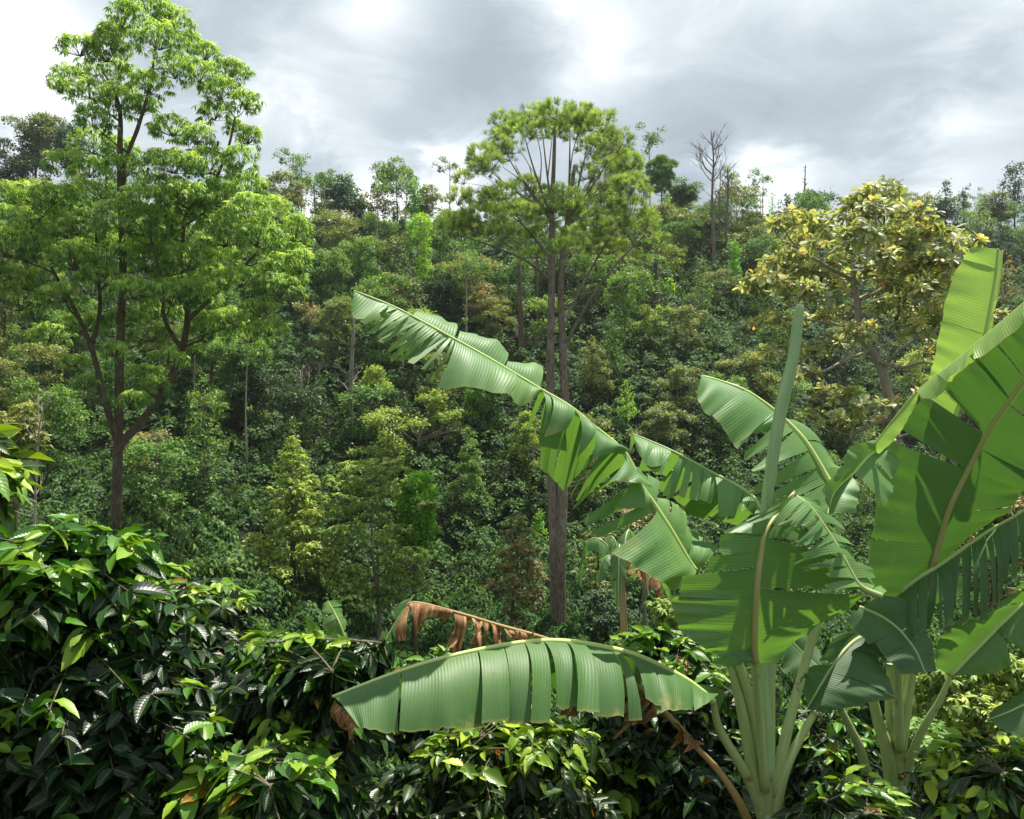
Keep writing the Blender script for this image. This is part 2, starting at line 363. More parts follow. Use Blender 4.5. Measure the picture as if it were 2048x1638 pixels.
def tpl_obovate(wd=.42, droop=.12, fold=.05):
    ys = [0, .3, .6, .85, 1.0]; ws = [.08, .5, .95, .9, .25]; v = []; f = []
    for y, q in zip(ys, ws):
        z = -droop * y * y; v += [[-wd / 2 * q, y, z + fold * q], [0, y, z], [wd / 2 * q, y, z + fold * q]]
    for i in range(4):
        a = i * 3; f += [[a, a + 1, a + 4, a + 3], [a + 1, a + 2, a + 5, a + 4]]
    return np.array(v), [np.array(f)]
STY = {'droop': [tpl_fold(.18, .3, .03), tpl_fold(.22, .45, .03), tpl_fold(.2, .15, .03)], 'needle': [tpl_needles(26, .015, i, 1.1) for i in range(4)],
       'rosette': [tpl_obovate(.4, .1, .05), tpl_obovate(.46, .25, .04)], 'leaf': [tpl_diamond(.5), tpl_diamond(.7)], 'flatleaf': [tpl_diamond(.55), tpl_diamond(.8)]}

class Skel:
    def __init__(s): s.tb = Tubes(); s.nodes = []; s.rad = []
    def limb(s, pts, r0, r1, sides=8, wob=.03, n=None):
        pts = np.asarray(pts); n = n or max(5, len(pts) * 4)
        q = catmull(pts, np.linspace(0, len(pts) - 1, n)); r = np.linspace(0, 1, n) ** .8 * (r1 - r0) + r0
        s.tb.add(q, r, sides, wob=wob); s.nodes += list(q); s.rad += list(r); return q
    def attach(s, c, r_, rmax=.05, droop=.0, up=.3):
        N = np.array(s.nodes); v = c - N; d = np.linalg.norm(v, axis=1)
        cost = d + 1.6 * np.maximum(0, N[:, 2] - c[2] + .25 * d) + .0
        k = int(np.argmin(cost)); a = N[k]; L = d[k]
        if L < .05: return
        h = np.array([v[k][0], v[k][1], 0]) * .5
        mid = a + h + np.array([0, 0, v[k][2] * (.5 - up * .6)]) + r_.normal(size=3) * L * .07
        tt = np.linspace(0, 1, max(4, int(L * 2.5) + 3))[:, None]
        q = (1 - tt) ** 2 * a + 2 * tt * (1 - tt) * mid + tt ** 2 * c
        q[1:-1] += r_.normal(size=q[1:-1].shape) * L * .012
        r0 = min(s.rad[k] * .65, rmax * (.4 + .25 * L)); s.tb.add(q, [r0, r0 * .35], 5, cap=False)
        s.nodes += list(q[1:]); s.rad += list(np.linspace(r0, r0 * .35, len(q))[1:])

def tree(name, label, cat, trunk, clumps, style, mat, bark, dens, size, r0=.2, r1=.03, limbs=(), seed=0, twigs=0, group=None, tpl=None, toplight=.25, rmax=.05, up=.3, twig_r=.012):
    r_ = np.random.default_rng(seed + 100); base = np.array(trunk[0], float)
    root = thing(name, label, cat, base, group)
    sk = Skel(); sk.limb(trunk, r0, r1, 10)
    for lb in limbs: sk.limb(lb[0], lb[1], lb[2], 8)
    lv = Leaves(); order = sorted(range(len(clumps)), key=lambda i: np.min(np.linalg.norm(np.array(sk.nodes) - clumps[i][0], axis=1)))
    for i in order:
        c, r = clumps[i]; c = np.asarray(c, float)
        sk.attach(c - [0, 0, .35 * r[2]], r_, rmax, up=up)
        q = clump(lv, c, r, dens, size, style, r_, toplight)
        if twigs:
            hub = c - np.array([0, 0, .5 * r[2]])
            for e in q[r_.permutation(len(q))[:twigs]]:
                mid = (hub + e) / 2 + r_.normal(size=3) * .08 * np.linalg.norm(e - hub) - np.array([0, 0, .08 * np.linalg.norm(e - hub)])
                tt = np.linspace(0, 1, 5)[:, None]
                sk.tb.add((1 - tt) ** 2 * hub + 2 * tt * (1 - tt) * mid + tt ** 2 * e, [twig_r, twig_r * .3], 4, cap=False)
    obj('trunk', sk.tb.mesh('trunk', base), M[bark], root)
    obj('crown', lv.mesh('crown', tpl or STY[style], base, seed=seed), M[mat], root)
    return root
def px_clumps(lst, Y, depth, r_, ysq=1.0):
    """image-measured clump list [(px, py, rx[, ry[, dY]])] placed at real distance with real radius and depth"""
    out = []
    for e in lst:
        rx = e[2]; ry = (e[3] if len(e) > 3 and e[3] else rx * .75) * 1.2
        dy = e[4] if len(e) > 4 else r_.uniform(-1, 1) * depth
        y = Y + dy; out.append((P(e[0], e[1], y), (rx / F * y, rx / F * y * ysq, ry / F * y)))
    return out

# ------------------------------------------------------------------ tall lance-leaved tree on the left
rt = np.random.default_rng(11); D = 26.0
cl = [(245, 38, 45), (300, 22, 48, 26), (350, 45, 40), (320, 80, 52, 34), (228, 72, 34), (375, 90, 34),
 (160, 98, 42, 24), (215, 105, 45, 32), (135, 158, 40, 24), (220, 150, 50, 34), (180, 185, 40, 22), (120,175,24,18),
 (410, 108, 30, 22), (350, 140, 40, 30), (400, 148, 40, 28), (462, 148, 42, 26), (440, 185, 45, 26), (490, 205, 32, 24), (430, 228, 38, 22), (497, 275, 28, 22), (470, 255, 24, 16),
 (300, 172, 40, 26), (285, 215, 34, 24), (345, 258, 44, 24), (392, 275, 40, 24), (240, 205, 40, 34), (190, 240, 36, 32), (185, 290, 45, 30), (238, 300, 36, 26), (345, 330, 60, 28), (420, 330, 55, 30), (480, 325, 36, 32), (130, 322, 36, 22), (495, 375, 40, 26),
 (40, 398, 55, 30), (110, 392, 48, 26), (200, 384, 55, 28), (30, 450, 60, 34), (100, 450, 55, 34), (160, 460, 50, 36), (285, 402, 52, 28), (375, 400, 66, 30), (425, 430, 56, 32), (300, 448, 60, 32), (240, 482, 56, 34), (330, 490, 56, 34), (385, 520, 44, 36), (150, 520, 56, 36), (200, 560, 46, 32),
 (545, 430, 50, 32), (590, 465, 36, 32), (560, 505, 50, 34), (515, 475, 50, 34), (262, 582, 48, 26), (350, 548, 46, 28), (60, 505, 56, 36), (25, 560, 40, 30), (470, 640, 50, 24), (560, 580, 50, 30), (600, 530, 30, 30), (130, 590, 40, 24), (90, 560, 40, 24),
 (430, 560, 44, 26), (480, 560, 44, 26), (-60, 430, 50, 40), (-50, 520, 50, 40), (520, 620, 40, 24), (70, 420, 60, 40), (140, 410, 50, 34), (250, 440, 60, 40), (340, 440, 60, 40), (450, 470, 56, 40), (500, 430, 50, 36), (10, 490, 56, 40), (120, 500, 60, 44), (210, 510, 60, 40), (290, 520, 60, 40), (430, 520, 56, 40), (560, 550, 50, 36), (40, 600, 56, 36), (390, 590, 50, 30), (500, 670, 50, 26), (320, 620, 46, 24), (330, 380, 50, 28), (250, 340, 40, 26), (440, 390, 50, 28), (180, 340, 40, 26), (230, 705, 34, 20), (335, 715, 36, 18), (175, 765, 30, 18), (265, 800, 34, 20), (385, 700, 36, 20), (210, 850, 26, 16), (310, 770, 30, 18), (170, 650, 44, 24), (300, 670, 44, 22), (420, 650, 44, 24), (100, 670, 40, 22), (340, 590, 50, 30), (250, 640, 44, 22), (540, 660, 40, 20), (150, 725, 36, 14), (290, 745, 46, 16)]
D_ = D
cls = px_clumps(cl, D_, 2.2, rt)
bx = P(232, 1000, D_)
tr = [np.array([bx[0], D_, H(bx[0], D_) - .2]), P(232, 1040, D_), P(236, 900, D_), P(240, 700, D_), P(246, 540, D_), P(243, 400, D_), P(252, 320, D_), P(276, 255, D_), P(300, 170, D_), P(316, 60, D_)]
limbs = [([P(240, 900, D_), P(212, 810, D_ - .4), P(184, 700, D_ - .7), P(150, 620, D_ - 1), P(105, 540, D_ - 1.2), P(60, 460, D_ - 1.4)], .12, .03),
         ([P(180, 700, D_ - .7), P(200, 620, D_ - .6), P(195, 520, D_ - .8), P(190, 420, D_ - .8)], .08, .03),
         ([P(240, 890, D_), P(300, 820, D_ + .4), P(352, 730, D_ + .6), P(375, 640, D_ + .5), P(366, 540, D_ + .4), P(372, 430, D_ + .3), P(420, 380, D_), P(455, 300, D_ - .2), P(470, 235, D_ - .3)], .14, .03),
         ([P(365, 700, D_ + .6), P(330, 640, D_), P(325, 570, D_ - .6), P(300, 470, D_ - 1)], .08, .03),
         ([P(375, 640, D_ + .5), P(440, 580, D_ + 1), P(520, 500, D_ + 1.2), P(575, 450, D_ + 1.4)], .08, .03),
         ([P(244, 420, D_), P(240, 300, D_ + .3), P(238, 210, D_ + .4), P(200, 130, D_ + .3)], .13, .03)]
tree('lance_leaved_tree', 'tallest tree at the left with airy bright green lance leaves and a forked brown trunk', 'tree', tr, cls, 'droop', 'lance', 'bark_brown', 330, .19, .19, .03, limbs, 1, twigs=16, toplight=.45)

# ------------------------------------------------------------------ big twin-trunk pine
D_ = 31.0
cl = [(1012, 250, 30, 20), (1060, 236, 34, 20), (1110, 228, 36, 18), (1160, 236, 34, 20), (1205, 252, 32, 22), (1000, 285, 28, 20), (962, 312, 26, 18), (1235, 292, 32, 24), (1252, 335, 30, 24), (1262, 378, 30, 24),
 (1205, 300, 34, 26), (1150, 268, 34, 18), (1060, 268, 34, 16), (1215, 350, 34, 24), (985, 330, 22, 14), (928, 362, 18, 12), (915, 400, 28, 18), (960, 398, 34, 16), (1010, 388, 34, 16), (1050, 372, 30, 14), (1085, 395, 36, 16), (1130, 398, 36, 18),
 (1100, 432, 50, 18), (1035, 432, 46, 18), (965, 436, 46, 16), (900, 462, 26, 16), (1160, 425, 40, 20), (1205, 402, 40, 22), (1255, 425, 40, 22), (1290, 450, 30, 22), (1232, 462, 44, 20), (1300, 490, 26, 18), (1185, 468, 44, 18), (1085, 478, 50, 16), (1140, 500, 44, 14), (1062, 512, 26, 10), (1215, 500, 40, 16), (1010, 470, 36, 12), (1270, 520, 30, 14), (1240, 380, 30, 20), (1170, 350, 26, 16), (1320,480,14,12), (1280,395,22,18),
 (1025, 300, 22, 12), (1100, 262, 34, 14), (1180, 300, 26, 16)]
cls = px_clumps(cl, D_, 2.6, rt)
for k in range(90):
    a_ = rt.uniform(0, 6.283); el_ = math.asin(rt.uniform(-.25, 1)); up_ = el_ > .15
    dx, dy, dz = math.cos(a_) * math.cos(el_), math.sin(a_) * math.cos(el_), math.sin(el_)
    px, py = (1110 + dx * 160, 372 - dz * 140) if up_ else (1100 + dx * 205, 450 - dz * 90)
    if abs(px - 1110) < 95 and 262 < py < 395: continue
    r = rt.uniform(13, 22); cls += px_clumps([(px, py, r, r * .6, dy * 2.7)], D_, 0, rt)
for px, py, r in ((1060, 255, 40), (1150, 255, 40), (1100, 420, 50), (1200, 440, 50), (1010, 420, 40)):
    cls += px_clumps([(px, py, r, 18, 2.6)], D_, 0, rt)
bx = P(1114, 1000, D_)
tr = [np.array([bx[0], D_, H(bx[0], D_) - .3]), P(1114, 1270, D_), P(1112, 1140, D_), P(1106, 1000, D_), P(1102, 850, D_), P(1101, 700, D_), P(1104, 540, D_), P(1104, 420, D_), P(1108, 320, D_), P(1110, 250, D_)]
limbs = [([P(1118, 1290, D_), P(1119, 1150, D_ - .05), P(1124, 1000, D_ - .1), P(1131, 850, D_ - .1), P(1126, 720, D_), P(1122, 560, D_), P(1135, 440, D_), P(1150, 330, D_)], .30, .06),
         ([P(1100, 560, D_), P(1050, 520, D_ - 1), P(980, 490, D_ - 1.5), P(900, 465, D_ - 1.8)], .06, .02),
         ([P(1126, 700, D_), P(1180, 600, D_ - .8), P(1240, 520, D_ - 1.2), P(1290, 470, D_ - 1.5)], .07, .02),
         ([P(1126, 650, D_), P(1170, 560, D_ + .8), P(1220, 470, D_ + 1.2), P(1255, 380, D_ + 1.2)], .07, .02),
         ([P(1126, 600, D_), P(1160, 590, D_ - 1), P(1230, 575, D_ - 2), P(1285, 560, D_ - 2)], .04, .012),
         ([P(1104, 520, D_), P(1040, 440, D_ + .6), P(990, 370, D_ + .8)], .06, .02)]
for (x1, y1, s_) in ((1010, 300, 1), (1050, 275, -1), (1085, 262, .5), (1140, 262, -.6), (1175, 285, 1), (1215, 320, -1), (985, 345, -.4), (1030, 330, .8), (1190, 350, .3), (1240, 360, .8)):
    y0_ = rt.uniform(400, 450); x0_ = 1104 if x1 < 1110 else 1138
    limbs.append(([P(x0_, y0_, D_), P(x0_ + (x1 - x0_) * .45, y0_ - (y0_ - y1) * .4, D_ + s_ * .6), P(x0_ + (x1 - x0_) * .8, y0_ - (y0_ - y1) * .75, D_ + s_ * 1.1), P(x1, y1, D_ + s_ * 1.4)], .055, .015))
    limbs.append(([P(x0_ + (x1 - x0_) * .45, y0_ - (y0_ - y1) * .4, D_ + s_ * .6), P(x0_ + (x1 - x0_) * .55 + 8, y0_ - (y0_ - y1) * .75, D_ + s_ * .9), P(x1 + 22, y1 - 10, D_ + s_ * 1.2)], .03, .01))
root = tree('pine_tree', 'tall twin-trunked pine with a domed yellow-green needle crown in the middle of the valley', 'tree', tr, cls, 'needle', 'pine', 'bark_pine', 200, .25, .30, .05, limbs, 2, twigs=12, toplight=.35, up=-.1)
tb = Tubes()
for k in range(26):           # broken dead side twigs on the bare trunks
    py = rt.uniform(600, 1150); s_ = rt.choice([-1, 1]); a = P((1102 if s_ < 0 else 1128), py, D_); L_ = rt.uniform(.25, 1.1)
    d = np.array([s_ * rt.uniform(.7, 1), rt.uniform(-.6, .2), rt.uniform(.1, .7)])
    tb.add([a, a + d * L_ * .5, a + d * L_ + [0, 0, .1 * L_]], [.03, .01], 5)
tag(obj('dead_branches', tb.mesh('dead_branches', tr[0]), M['bark_grey'], root), kind='stuff')

# ------------------------------------------------------------------ broad-leaved olive and orange tree on the right
D_ = 13.0
cl = [(1770, 385, 34, 16), (1745, 420, 36, 16), (1700, 430, 34, 18), (1800, 430, 40, 18), (1840, 430, 34, 16), (1590, 440, 34, 16), (1640, 452, 30, 16), (1560, 455, 22, 12),
 (1660, 470, 36, 18), (1720, 470, 40, 18), (1790, 475, 36, 18), (1850, 470, 36, 20), (1905, 495, 34, 16), (1940, 490, 26, 12), (1600, 520, 36, 18), (1550, 530, 30, 14), (1650, 540, 34, 18), (1520, 560, 28, 14), (1500, 580, 22, 12),
 (1570, 580, 34, 18), (1620, 590, 34, 18), (1690, 560, 30, 16), (1750, 550, 32, 18), (1810, 540, 36, 20), (1870, 545, 34, 20), (1770, 520, 30, 16), (1830, 600, 34, 20), (1880, 620, 30, 20), (1780, 610, 28, 16), (1550, 640, 28, 14), (1600, 650, 30, 14),
 (1660, 630, 28, 14), (1500, 655, 16, 9), (1580, 700, 26, 12), (1630, 700, 28, 12), (1680, 690, 22, 10), (1540, 700, 18, 12), (1830, 670, 26, 16), (1870, 700, 26, 16), (1610, 745, 24, 10), (1900, 560, 26, 20), (1690, 510, 28, 14), (1930, 620, 26, 18), (1990, 640, 30, 14), (1860, 640, 26, 16),
 (1690, 800, 30, 14), (1740, 815, 34, 16), (1650, 790, 26, 12), (1790, 820, 30, 14), (1820, 840, 26, 12), (1620, 830, 22, 10), (1700, 850, 30, 14), (1760, 850, 30, 14), (1850, 800, 28, 12)]
cls = px_clumps(cl, D_, 1.1, rt)
for k in range(24):
    a_ = rt.uniform(0, 6.283); q_ = math.sqrt(rt.random()); cls += px_clumps([(1735 + q_ * 215 * math.cos(a_), 540 + q_ * 150 * math.sin(a_), rt.uniform(20, 30), rt.uniform(11, 16))], D_, 1.2, rt)
bx = P(1782, 900, D_)
tr = [np.array([bx[0], D_, H(bx[0], D_) - .2]), P(1790, 920, D_), P(1778, 800, D_), P(1764, 740, D_), P(1742, 700, D_), P(1716, 665, D_), P(1716, 610, D_), P(1706, 545, D_), P(1740, 490, D_), P(1748, 430, D_), P(1765, 390, D_)]
limbs = [([P(1764, 740, D_), P(1800, 700, D_ - .3), P(1850, 670, D_ - .5), P(1900, 660, D_ - .6)], .035, .01),
         ([P(1742, 700, D_), P(1690, 720, D_ - .5), P(1640, 745, D_ - .8), P(1600, 735, D_ - 1)], .03, .01),
         ([P(1720, 650, D_), P(1680, 650, D_ + .3), P(1620, 640, D_ + .5), P(1560, 640, D_ + .6)], .03, .01),
         ([P(1716, 600, D_), P(1780, 570, D_ + .3), P(1850, 530, D_ + .4), P(1910, 500, D_ + .4)], .04, .01),
         ([P(1706, 560, D_), P(1650, 530, D_ - .3), P(1590, 490, D_ - .4), P(1570, 460, D_ - .4)], .035, .01),
         ([P(1750, 720, D_), P(1800, 735, D_ - .4), P(1850, 725, D_ - .8), P(1890, 740, D_ - 1)], .03, .01),
         ([P(1780, 840, D_), P(1740, 850, D_ - .3), P(1700, 870, D_ - .4)], .03, .01), ([P(1785, 880, D_), P(1830, 860, D_ - .3), P(1850, 820, D_ - .4)], .03, .01)]
tree('broad_leaved_tree', 'gnarled tree on the right with big olive, yellow and orange leaves above the banana plants', 'tree', tr, cls, 'rosette', 'magnolia', 'bark_pale', 350, .155, .095, .025, limbs, 3, twigs=8, toplight=.35, rmax=.03, twig_r=.009)
# ------------------------------------------------------------------ hillside trees
def ground_at(px, Y): 
    x = (px - 1024) / F * Y; return np.array([x, Y, float(H(x, Y))])
def depth_for(px, py):
    """distance at which the hillside surface is seen at this pixel (first hit beyond the valley floor)"""
    ys_ = np.linspace(36, 150, 900); x = (px - 1024) / F * ys_; z = H(x, ys_); p_ = 819 - z / ys_ * F
    k = np.nonzero(p_ <= py)[0]; return float(ys_[k[0]]) if len(k) else float(ys_[int(np.argmin(p_))]) - 2
KIND = {'tall': ('leaf', 'mid', 'bark_pale'),  # style, crown recipe
 'umbrella': ('flatleaf', 'olive', 'bark_grey'), 'round': ('leaf', 'mid', 'bark_brown'), 'cone': ('leaf', 'mid', 'bark_brown'), 'column': ('leaf', 'lime', 'bark_brown'), 'pine': ('needle', 'pine', 'bark_pine'), 'tier': ('flatleaf', 'mid', 'bark_brown')}
def auto_clumps(kind, c, w_, h_, r_, n=None, skirt=1.0):
    """c: crown centre, w_/h_: half width/half height in metres"""
    out = []
    if kind == 'umbrella':
        n = n or int(9 + w_ * 3)
        for k in range(n):
            a = r_.uniform(0, 6.283); q = math.sqrt(r_.random()) * .85; z = (1 - q * q) * .7 - .15 + r_.normal() * .18
            if k % 3 == 0: z -= .8
            out.append((c + np.array([math.cos(a) * q * w_, math.sin(a) * q * w_, z * h_]), (w_ * r_.uniform(.22, .36), w_ * r_.uniform(.22, .36), h_ * r_.uniform(.12, .2))))
    elif kind == 'round':
        n = n or 22
        for k in range(n):
            d = rand_dirs(1, r_)[0]; q = r_.uniform(.35, .95)
            s_ = r_.uniform(.2, .42); out.append((c + d * q * np.array([w_, w_, h_]), (w_ * s_, w_ * s_, min(h_, w_) * s_ * .7)))
    elif kind == 'tall':
        for k in range(9): out.append((c + r_.normal(size=3) * [w_ * .45, w_ * .45, h_ * .5], (w_ * .34, w_ * .34, h_ * .22)))
        for k in range(3): out.append((c + r_.normal(size=3) * [w_ * .3, w_ * .3, .3] - [0, 0, h_ + 1.2 * k], (w_ * .2, w_ * .2, w_ * .15)))
    elif kind == 'tier':
        n = n or 26
        for k in range(n):
            z = -1 + 2 * (k + .5) / n; a = k * 2.4 + r_.normal() * .4; rr = w_ * math.sqrt(max(.1, 1 - (z * .9 - .05) ** 2)) * r_.uniform(.25, .8); s_ = w_ * r_.uniform(.16, .30)
            out.append((c + np.array([math.cos(a) * rr, math.sin(a) * rr, z * h_ * .92]), (s_, s_, s_ * .42)))
    elif kind == 'cone':
        n = n or 20
        for k in range(n):
            f = (k + .5) / n; a = k * 2.4 + r_.normal() * .3; rr = w_ * (1.02 - f) ** .6 * r_.uniform(.35, .9); s_ = max(.3, (1.05 - f) ** .7) * w_ * r_.uniform(.22, .4)
            out.append((c + np.array([math.cos(a) * rr, math.sin(a) * rr, (f * 2 - 1) * h_ * .92]), (s_, s_, s_ * (.8 if kind == 'cone' else .35))))
    elif kind == 'column':
        n = n or 12
        for k in range(n):
            f = (k + .5) / n; s_ = w_ * r_.uniform(.55, .95)
            out.append((c + np.array([r_.normal() * w_ * .3, r_.normal() * w_ * .3, (f * 2 - 1) * h_ * .95]), (s_, s_, h_ / n * 1.5)))
    elif kind == 'pine':
        n = n or 16
        for k in range(n):
            f = (k + .5) / n; a = k * 2.4; rr = w_ * math.sqrt(max(0, 1 - (f * 1.6 - .6) ** 2)) * r_.uniform(.4, .8) if f > .35 else w_ * r_.uniform(.4, .8) * .8
            out.append((c + np.array([math.cos(a) * rr, math.sin(a) * rr, (f * 2 - 1) * h_ * .9]), (w_ * .3, w_ * .3, h_ * .16)))
    if kind in ('round', 'cone', 'umbrella') and skirt:
        for k in range(int(4 + skirt * 4)):
            a = r_.uniform(0, 6.283); q = r_.uniform(.1, .6); s_ = r_.uniform(.16, .3) * w_
            out.append((c + np.array([math.cos(a) * q * w_, math.sin(a) * q * w_, -h_ * r_.uniform(.8, .8 + skirt)]), (s_, s_, s_ * .6)))
    return out
def hill_tree(name, label, kind, px, py, wpx, hpx, base_py, mat=None, bark=None, Y=None, seed=0, dens=None, size=None, group=None, lean=0, r0=None, cat='tree', n=None, twigs=0):
    """crown centred on (px, py) with half sizes wpx x hpx as measured, standing on the slope"""
    r_ = np.random.default_rng(seed * 13 + int(px)); Y = Y if Y and Y < 33 else depth_for(px, base_py)
    g = ground_at(px + lean, Y); k = Y / F; c = P(px, py, Y); w_, h_ = wpx * k, hpx * k
    st, mt, bk = KIND[kind]; mat = mat or mt; bark = bark or bk
    size = size or max(.12, 5.0 * k); dens = dens or 10.0 / (k * k) * .0011 / max(size * size * 11, .1) * 9
    dens *= 2.6 if base_py <= 520 else 1.3
    if st == 'needle': size = size or .3; size *= 1.9; dens *= 1.6
    tp_ = None
    if Y < 33 and kind in ('cone', 'tier', 'round', 'umbrella'): st = 'droop'; tp_ = [tpl_fold(.36, .2, .05), tpl_fold(.45, .3, .04)]; dens = (2.6 if kind == 'tier' else 4.2) / (size * size); size *= 1.3
    tr_ = [g - [0, 0, .2], g * .5 + c * .5 + np.array([r_.normal() * .1 * w_, 0, 0]), c + [0, 0, -.3 * h_], c + [0, 0, .5 * h_]]
    ht = max(2.0, c[2] - g[2]); r0 = r0 or ht * .014 + .03
    return tree(name, label, cat, tr_, auto_clumps(kind, c, w_, h_, r_, n), st, mat, bark, dens, size, r0, r0 * .25, (), seed, group=group, rmax=.05 * Y / 60 + .02, toplight=.5 if kind == 'tier' else .35, twigs=twigs, twig_r=.012 * Y / 45, tpl=tp_)
T = hill_tree
# skyline, left to right
T('round_tree', 'dark olive spreading tree on the skyline at the far left, behind the lance-leaved tree', 'round', 75, 268, 62, 40, 440, 'olive', Y=70, seed=1)
T('round_tree', 'low dark round tree at the left frame edge below the skyline tree', 'round', 35, 335, 65, 50, 470, 'dark', Y=60, seed=2)
T('round_tree', 'grey-green tree peeping out left of the tall lance-leaved crown', 'round', 150, 290, 40, 40, 460, 'bluegreen', Y=80, seed=3)
T('umbrella_tree', 'olive flat-topped tree just right of the lance-leaved crown on the ridge', 'umbrella', 570, 385, 52, 40, 480, 'olive', Y=78, seed=4)
T('tall_ridge_tree', 'dark blue-green upright tree, tallest of the ridge group left of the valley middle', 'round', 675, 382, 32, 46, 470, 'bluegreen', Y=88, seed=5)
T('ridge_tree', 'grey-green narrow tree leaning against the dark upright ridge tree', 'round', 710, 412, 26, 42, 475, 'bluegreen', Y=90, seed=6)
T('tan_tree', 'small tan-leaved tree standing alone on the ridge against bright cloud', 'round', 752, 408, 28, 34, 475, 'tan', Y=90, seed=7, n=16)
T('vine_column', 'lime green vine-covered column on the ridge, beside the olive ridge tree', 'column', 828, 400, 13, 40, 480, 'lime', Y=86, seed=8)
T('ridge_tree', 'olive open-crowned ridge tree right of the lime vine column', 'round', 853, 400, 38, 36, 475, 'olive', Y=88, seed=9, n=13)
T('umbrella_tree', 'broad olive umbrella tree below the two dark ridge trees', 'umbrella', 665, 452, 60, 34, 545, 'olive', seed=10)
T('vine_column', 'long lime green vine column below the ridge, left of the pine crown', 'column', 848, 500, 20, 72, 600, 'lime', Y=74, seed=11)
T('vine_column', 'short lime green vine column at the left foot of the long one', 'column', 822, 470, 11, 34, 560, 'lime', Y=78, seed=12)
T('ridge_tree', 'dark tree rising behind the right shoulder of the big pine', 'round', 1225, 310, 34, 50, 500, 'bluegreen', Y=84, seed=13)
T('ridge_pine', 'small green pine on the ridge right of the big pine', 'pine', 1322, 355, 38, 36, 470, 'mid', Y=86, seed=14)
T('ridge_tree', 'dark rounded tree beside the small ridge pine', 'round', 1368, 385, 24, 26, 470, 'dark', Y=86, seed=15)
T('umbrella_tree', 'olive umbrella tree behind the leafless trees on the ridge', 'umbrella', 1400, 455, 65, 30, 520, 'olive', Y=80, seed=16)
T('umbrella_tree', 'pale olive spreading tree between the big pine and the leafless trees', 'umbrella', 1330, 440, 50, 36, 520, 'olive', Y=76, seed=17)
T('umbrella_tree', 'greyish olive bush on the ridge left of the broad-leaved tree', 'umbrella', 1510, 480, 52, 34, 545, 'olive', Y=82, seed=18)
T('small_palm_shaped_tree', 'tiny flat-topped tree on the far ridge left of the thin dead trunk', 'umbrella', 1572, 398, 13, 7, 440, 'bluegreen', Y=112, seed=19, n=5)
T('ridge_tree', 'grey-green ridge tree around the foot of the thin dead trunk', 'round', 1625, 402, 38, 22, 440, 'bluegreen', Y=112, seed=20)
T('ridge_tree', 'hazy grey-green tree on the far ridge right of the orange-leaved crown', 'cone', 1892, 392, 20, 32, 450, 'bluegreen', Y=115, seed=21)
T('ridge_tree', 'small hazy tree with a bare lower trunk on the far right ridge', 'round', 1926, 385, 13, 20, 450, 'bluegreen', Y=116, seed=22, n=8)
T('ridge_tree', 'dark leaning tree at the right frame edge on the skyline', 'round', 2030, 360, 42, 26, 450, 'dark', Y=112, seed=23, n=12)
T('round_tree', 'dark shaggy round tree on the right slope under the far ridge', 'cone', 1958, 435, 32, 36, 510, 'mid', Y=98, seed=24)
T('round_tree', 'brownish tree on the right ridge between the hazy ones', 'round', 1855, 410, 30, 20, 460, 'olive', Y=114, seed=25)
T('umbrella_tree', 'wide grey-green tree on the right ridge below the hazy pair', 'umbrella', 1990, 400, 36, 16, 450, 'olive', Y=113, seed=26)
T('round_tree', 'grey-green tree on the far ridge directly right of the olive crown top', 'round', 1880, 420, 34, 26, 470, 'dark', Y=112, seed=27)
T('bushy_tree', 'brown leafless-looking bush at the right edge above the upright banana leaf', 'cone', 2010, 560, 44, 60, 680, 'rust', Y=60, seed=28)
# mid slope
T('umbrella_tree', 'broad flat olive tree with layered foliage left of the pine trunks', 'umbrella', 940, 545, 66, 40, 660, 'olive', Y=62, seed=30)
T('umbrella_tree', 'dark olive flat-topped tree under the long vine column', 'umbrella', 785, 572, 58, 28, 650, 'rust', Y=62, seed=31)
T('tan_tree', 'pale tan umbrella tree behind the banana leaf tip', 'umbrella', 965, 595, 38, 28, 680, 'tan', Y=60, seed=32)
T('round_tree', 'grey-green bushy tree left of the banana leaf tip', 'round', 665, 640, 40, 55, 760, 'olive', Y=54, seed=33)
T('tan_tree', 'small yellowish tree at the left, above the grey-green bushy one', 'umbrella', 618, 615, 26, 18, 720, 'tan', Y=56, seed=34)
T('vine_column', 'lime green sprout column left of the umbrella trees', 'column', 603, 565, 14, 30, 620, 'lime', Y=66, seed=35)
T('round_tree', 'mid green tree with pale limbs below the ridge', 'round', 720, 510, 48, 42, 600, 'mid', Y=72, seed=36)
T('umbrella_tree', 'olive tree with forked pale trunk in the middle of the slope', 'umbrella', 790, 505, 44, 34, 590, 'olive', Y=72, seed=37)
T('round_tree', 'dim tree on the slope at the left of the forked pale trunk', 'round', 640, 540, 40, 48, 640, 'mid', Y=70, seed=38)
T('vine_column', 'short lime column on the slope right of the leafless trunks', 'column', 1467, 530, 12, 46, 610, 'lime', Y=72, seed=39)
T('umbrella_tree', 'yellow-olive umbrella tree right of the pine trunks, left one of two', 'umbrella', 1310, 632, 38, 24, 710, 'yellow', Y=60, seed=40)
T('umbrella_tree', 'yellow-olive umbrella tree right of the pine trunks, right one of two', 'umbrella', 1375, 640, 44, 28, 720, 'olive', Y=59, seed=41)
T('young_tree', 'small lime green sapling under the pine branches', 'cone', 1262, 600, 16, 34, 665, 'lime', Y=62, seed=42)
T('young_tree', 'small bright green sapling right of the pine branches', 'cone', 1340, 580, 15, 26, 625, 'lime', Y=66, seed=43)
T('round_tree', 'bushy olive tree touching the pine trunks on their right', 'cone', 1185, 725, 44, 56, 830, 'olive', Y=47, seed=44)
T('umbrella_tree', 'dark olive umbrella tree above the middle banana leaf', 'umbrella', 1500, 735, 62, 32, 820, 'olive', Y=46, seed=45)
